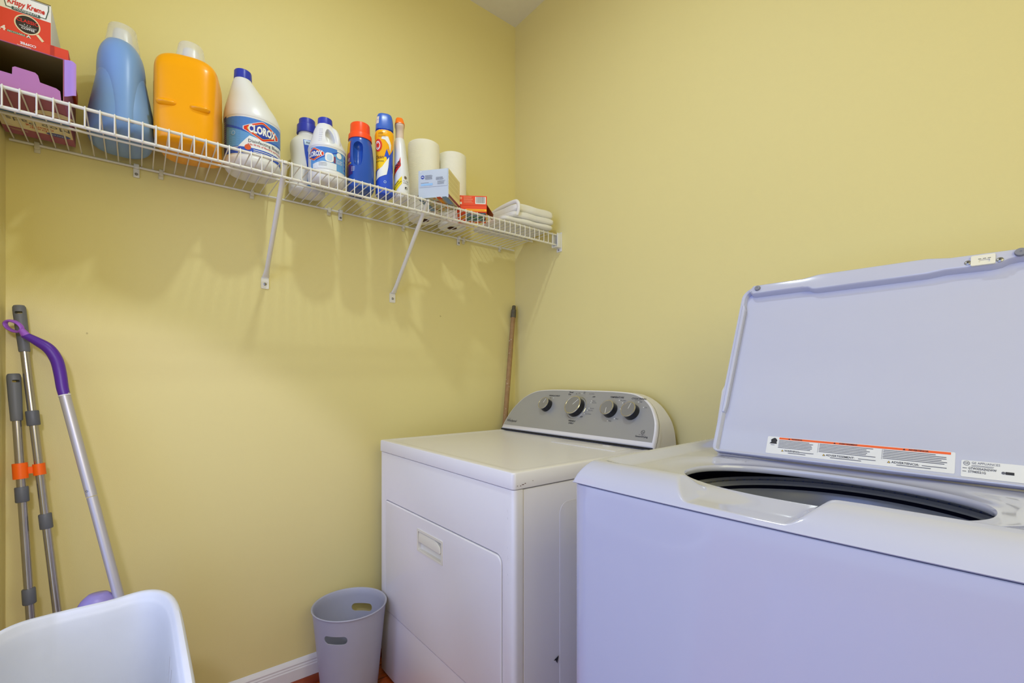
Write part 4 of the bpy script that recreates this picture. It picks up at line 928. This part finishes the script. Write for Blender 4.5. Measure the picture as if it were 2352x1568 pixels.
def deck(u, v):
    wd = sm(.168, .212, u)*(1-sm(.330, .374, u))
    rr_ = sqrt(abs((u-HC[0])/HA)**2.3+abs((v-HC[1])/HBv)**2.3)
    eu = min(u, WW-u)
    lower = sm(.010, .048, eu)*sm(.050, .085, v)
    z = .905-.013*lower
    z -= .006*sm(1.45, 1.02, rr_)*lower
    rimz = .886
    k = sm(1.30, 1.0, rr_); z = z*(1-k)+rimz*k
    # dip
    zd = .8775+.008*sm(.03, .085, v)
    if v < .10: z = z*(1-wd)+min(z, zd)*wd
    fz = F(v-bow(u)*0)
    # left / right edge rounding
    ez = .871+.034*min(1, sqrt(max(0, eu)/.010)) if eu < .010 else .905
    # smooth min
    kk = .0025
    def smin(a, b_):
        h_ = max(kk-abs(a-b_), 0)/kk; return min(a, b_)-h_*h_*kk*.25
    z = smin(z, fz); z = smin(z, ez)
    if v > WD-.02: z = min(z, .871+.034*sqrt(max(0, (WD-v)/.02)))
    return z
NA, NR = 420, 110
R = []
def hole(a):
    c, s_ = cos(a), sin(a); k = (abs(c)**2.3+abs(s_)**2.3)**(-1/2.3); return (HC[0]+HA*k*c, HC[1]+HBv*k*s_)
# perimeter param, matched by arc fraction so that no ray crosses
def rect_pt(a):
    c, s_ = cos(a), sin(a); tx = ((WW-HC[0]) if c > 0 else HC[0])/max(1e-9, abs(c)*1); ty = ((WD-HC[1]) if s_ > 0 else HC[1])/max(1e-9, abs(s_))
    k = min(tx, ty); return (HC[0]+k*c, HC[1]+k*s_)
angs = [2*pi*i/NA for i in range(NA)]
for (px_, py_) in ((0, 0), (WW, 0), (WW, WD), (0, WD)):
    a = atan2(py_-HC[1], px_-HC[0]) % (2*pi); i = min(range(NA), key=lambda q: abs(angs[q]-a)); angs[i] = a
ring_s = []
for i in range(NR+1):
    s_ = i/NR; ring_s.append(1-(1-s_)**1.25 if s_ < 1 else 1)
# rolled rim going down into the opening
for dz, g in ((-.0105, 1.030), (-.0115, 1.015), (-.0105, 1.002), (-.008, .990), (-.0045, .986), (-.002, .990), (-.0006, .996)):
    R.append([(HC[0]+(hole(a)[0]-HC[0])*(g), HC[1]+(hole(a)[1]-HC[1])*(g), .8855+dz) for a in angs])
for s_ in ring_s:
    ring = []
    for a in angs:
        h0 = hole(a); p1 = rect_pt(a)
        # hole direction is not the ray direction: blend positions
        u, v = h0[0]+(p1[0]-h0[0])*s_, h0[1]+(p1[1]-h0[1])*s_
        z = deck(u, v)
        vb = v+bow(u)*(1-sm(0, .08, v))
        ring.append((u, vb, z))
    R.append(ring)
R.append([(p[0], p[1]+(.002 if p[1] < .1 else 0), .8695) for p in R[-1]])
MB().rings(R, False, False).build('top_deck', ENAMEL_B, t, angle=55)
# inside of the drum
BC = (.312, .262)
MB().lathe([(.262, .86), (.268, .80), (.268, .52)], (BC[0], BC[1], 0), 72, False, False).build('outer_tub', WELL, t)
MB().lathe([(.262, .861), (.230, .859), (.228, .857)], (BC[0], BC[1], 0), 72, False, False)
MB().lathe([(.236, .8375), (.2405, .842), (.243, .8385), (.243, .829), (.238, .8265), (.228, .8270), (.226, .831), (.230, .836)], (BC[0], BC[1], 0), 96, False, False).build('balance_ring', mat('ring_grey', (190, 192, 200), .3), t)
# little drain holes in the ring
hl = MB()
for k in range(90):
    a = 2*pi*k/90; p = (BC[0]+.2445*cos(a), BC[1]+.2445*sin(a), .8440)
    q = MB().lathe([(0, 0), (.0022, 0), (0, .0008)], seg=8, cap0=False, cap1=False).xf(Matrix.Translation((BC[0]+.2345*cos(a), BC[1]+.2345*sin(a), .8368))); hl.add(q.v, q.f)
hl.build('ring_holes', mat('hole_blue', (60, 84, 190), .4), t)['kind'] = 'stuff'
MB().lathe([(.243, .829), (.240, .822), (.236, .818)], (BC[0], BC[1], 0), 96, False, False).build('ring_seal', WELL, t)
MB().lathe([(.2365, .8185), (.2330, .812), (.2320, .770), (.2320, .620), (.20, .560), (0, .555)], (BC[0], BC[1], 0), 96, False, False).build('wash_basket', TUB, t)
MB().lathe([(.10, .556), (.085, .60), (.05, .66), (.03, .70), (0, .705)], (BC[0], BC[1], 0), 48, False, False).build('agitator', mat('agitator_grey', (170, 172, 180), .35), t)
# lid: plane through the hinge line, leaning back
BE = radians(24); LO = Vector((0, .335, .8995)); LU = Vector((0, sin(BE), cos(BE))); LN = Vector((0, -cos(BE), sin(BE)))
def lpt(u, s_, h=0): return tuple(Vector((u, 0, 0))+LO+LU*s_+LN*h)
LX0, LX1, LS1 = .084, .548, .384
lo = srounded(LX0, LX1, .0, LS1, [.028, .028, .012, .012], 8)
R = []
def lin_(k): return srounded(LX0+k, LX1-k, k*.6, LS1-k, [max(.004, .028-k)]*2+[max(.003, .012-k)]*2, 8)
for k, h in ((.010, -.020), (.003, -.019), (0, -.014), (0, .0), (.0010, .0025), (.0035, .003), (.0075, .002), (.0090, -.001), (.0100, -.008)):
    R.append([lpt(a, b_, h) for a, b_ in lin_(k)])
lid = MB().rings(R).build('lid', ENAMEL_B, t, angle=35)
# thick front lip of the lid (top edge when raised)
lp = [(LX0+.016, .372), (LX0+.020, .366), (LX0+.026, .3630), (.205, .3635), (.216, .3625), (.224, .3575), (.232, .3555), (.30, .3560), (.40, .3575), (.425, .3610), (.478, .3600), (.490, .3620), (.498, .3670), (.510, .3690), (LX1-.022, .368), (LX1-.015, .374),
      (LX1-.020, .3835), (.43, .3850), (.40, .3900), (.232, .3900), (.205, .3850), (LX0+.024, .3845)]
b = MB(); R = []
def lipring(k, h):
    P_ = [Vector((a, c)) for a, c in lp]; cxl = Vector((sum(p.x for p in P_)/len(P_), sum(p.y for p in P_)/len(P_)))
    return [lpt(a+(k if a < .3 else -k), c+(k if c < .372 else -k), h) for a, c in lp]
for k, h in ((0, -.012), (0, .006), (.0006, .0085), (.002, .0098), (.004, .010)): R.append(lipring(k, h))
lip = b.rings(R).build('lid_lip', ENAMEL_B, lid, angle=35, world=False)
# left flange thickening
sf = [(LX0+.006, .085), (LX0+.0105, .085), (LX0+.0125, .100), (LX0+.0130, .330), (LX0+.0100, .340), (LX0+.006, .340)]
for fn_ in (lambda a: a, lambda a: LX0+LX1-a):
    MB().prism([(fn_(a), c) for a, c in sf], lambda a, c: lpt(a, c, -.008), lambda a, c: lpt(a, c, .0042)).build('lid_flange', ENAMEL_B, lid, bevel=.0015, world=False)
ML = Matrix((Vector((1, 0, 0)), LU, LN)).transposed().to_4x4()
def at_lid(u, s_, h): M = ML.copy(); M.translation = lpt(u, s_, h); return M
for u_, s_, r in ((.119, .3745, .0058), (.5105, .3745, .0070)):
    MB().lathe([(r, 0), (r*1.02, .002), (r*.92, .0042), (r*.25, .0045), (0, .0030)], seg=24, cap0=False, cap1=False).xf(at_lid(u_, s_, .0098)).build('rubber_bumper', RUBBER, lid, world=False)
    MB().lathe([(0, .0047), (.0009, .0047)], seg=10, cap0=False, cap1=False)
for u_, s_ in ((.451, .3685), (.4880, .3665)):
    MB().lathe([(.0044, 0), (.0042, .0008), (.0022, .0018), (0, .0020)], seg=20, cap0=False, cap1=False).xf(at_lid(u_, s_, .0100)).build('screw', SCREW, lid, world=False)
    q = MB().box(-.0018, .0018, -.0004, .0004, .0018, .0022); q.box(-.0004, .0004, -.0018, .0018, .0018, .0022); q.xf(at_lid(u_, s_, .0100)); q.build('screw_slot', INK, lid, world=False)
b = MB(); fo = srounded(.4545, .4830, .3600, .3790, .002, 3); fi = srounded(.4640, .4770, .3640, .3700, .0015, 3)
b.rings([[lpt(a, c, .0098) for a, c in fo], [lpt(a, c, .0125) for a, c in fo], [lpt(a, c, .0125) for a, c in fi], [lpt(a, c, .0105) for a, c in fi]], False, True)
stk = b.build('latch_strike', CREAM, lid, angle=30, world=False)
q = MB()
for k in range(3): q.prism([(.4632+k*.0055, .3712), (.4668+k*.0055, .3712), (.4668+k*.0055, .3720), (.4632+k*.0055, .3720)], lambda a, c: lpt(a, c, .0124), lambda a, c: lpt(a, c, .0128))
q.build('strike_slots', INK, stk, world=False)
# labels on the lid
d = Decals(lambda a, c, h: lpt(a, c, -.0078+h))
LABW = mat('label_stock', (226, 227, 234), .25); LO_ = mat('label_orange', (240, 100, 40), .35)
d.poly(srounded(.183, .4465, .0105, .0440, .002, 3), LABW, h=.0002, step=.05)
d.rect(.2035, .4415, .0395, .0432, LO_, h=.0005, step=.05)
fl_ = [(.1875, .0300), (.2005, .0300), (.1995, .0335), (.2005, .0370), (.1985, .0360), (.1980, .0405), (.1960, .0380), (.1955, .0415), (.1935, .0385), (.1925, .0400), (.1915, .0360), (.1895, .0375), (.1905, .0335)]
d.poly(fl_, INK, h=.0006, step=.05); d.lines(.190, .198, .0275, .002, 1, INKG, .0007, h=.0006)
for (x0_, x1_, xm, hd_, ws) in ((.2035, .2660, .2330, 'WARNING', 'WARNING:'), (.2700, .3560, .312, 'AVERTISSEMENT', 'ADVERTISSEMENT:'), (.3605, .4390, .404, 'ADVERTENCIA', 'ADVERTENCIA:')):
    d.text('⚠'if False else hd_, (xm, .04135), .0036, INK, h=.0009, bold=.02)
    tw = len(hd_)*.0012+.002; d.poly([(xm-tw-.004, .0401), (xm-tw-.0005, .0401), (xm-tw-.0022, .0428)], INK, h=.0008, step=.05)
    d.lines(x0_, x1_, .0372, .0027, 6, INKG, .0011, h=.0006)
    d.poly([(x0_+.006, .0165), (x0_+.0105, .0165), (x0_+.0082, .0200)], INK, h=.0006, step=.05); d.poly([(x0_+.0071, .0170), (x0_+.0094, .0170), (x0_+.0082, .0190)], YLW, h=.0008, step=.05)
    d.text(ws, (x0_+.0115, .0182), .0050, INK, h=.0006, align='LEFT', bold=.01); d.lines(x0_+.0115+len(ws)*.0031, x1_-.001, .0178, .0022, 1, INKG, .0010, h=.0006); d.lines(x0_+.018, x1_-.012, .0145, .0022, 1, INKG, .0011, h=.0006)
for xx in (.2680, .3590): d.rect(xx, xx+.0004, .0215, .0385, INKG, h=.0006)
d.poly(srounded(.4530, .5330, .0080, .0335, .002, 3), LABW, h=.0003, step=.05)
d.disc((.4588, .0290), .0035, INKG, h=.0006); d.disc((.4588, .0290), .0029, LABW, h=.0008); d.text('GE', (.4588, .0290), .0040, INKG, h=.0010, bold=.02)
d.text('GE APPLIANCES', (.4640, .0300), .0046, INKG, h=.0007, align='LEFT', sx=.9); d.lines(.464, .492, .0265, .0014, 2, INKG, .0005, h=.0006)
d.text('GTW335ASN2WW', (.4608, .0215), .0048, INK, h=.0007, align='LEFT', bold=.01, sx=.72); d.text('ST940521G', (.4608, .0165), .0048, INK, h=.0007, align='LEFT', bold=.01, sx=.8); d.lines(.4548, .4595, .0215, .005, 2, INKG, .0009, h=.0006)
d.rect(.4985, .5070, .0175, .0215, INK, h=.0006); d.disc((.4965, .0195), .0020, INKG, h=.0006)
d.build(lid, deflt='lid_label')
for o in lid.children:
    pass
# dust at the hinge
DUST = mat('dust', (130, 126, 120), .9)
q = MB()
for k in range(120):
    u_ = .10+abs(random.gauss(0, .035)); v_ = .318+random.gauss(0, .003); s_ = random.uniform(.0003, .0008)
    z_ = deck(u_, v_); q.add([(u_-s_, v_, z_+.0006), (u_, v_-s_, z_+.0006), (u_+s_, v_, z_+.0006), (u_, v_+s_, z_+.0006)], [(0, 1, 2, 3)])
q.build('dust_specks', DUST, t, smooth=False)['kind'] = 'stuff'
# rear control console, mostly hidden by the lid
cs = [(.535, .895), (.520, .915), (.520, .945), (.545, 1.02), (.575, 1.045), (.635, 1.045), (.635, .895)]
MB().prism(cs, lambda a, z: (.006, a, z), lambda a, z: (WW-.006, a, z)).build('control_console', ENAMEL, t, bevel=.010, bseg=4)
MB().box(.03, WW-.03, .04, WD-.03, 0, .012).build('base_plinth', DARK, t)
for o in bpy.data.objects:
    if '_o' in o: del o['_o']
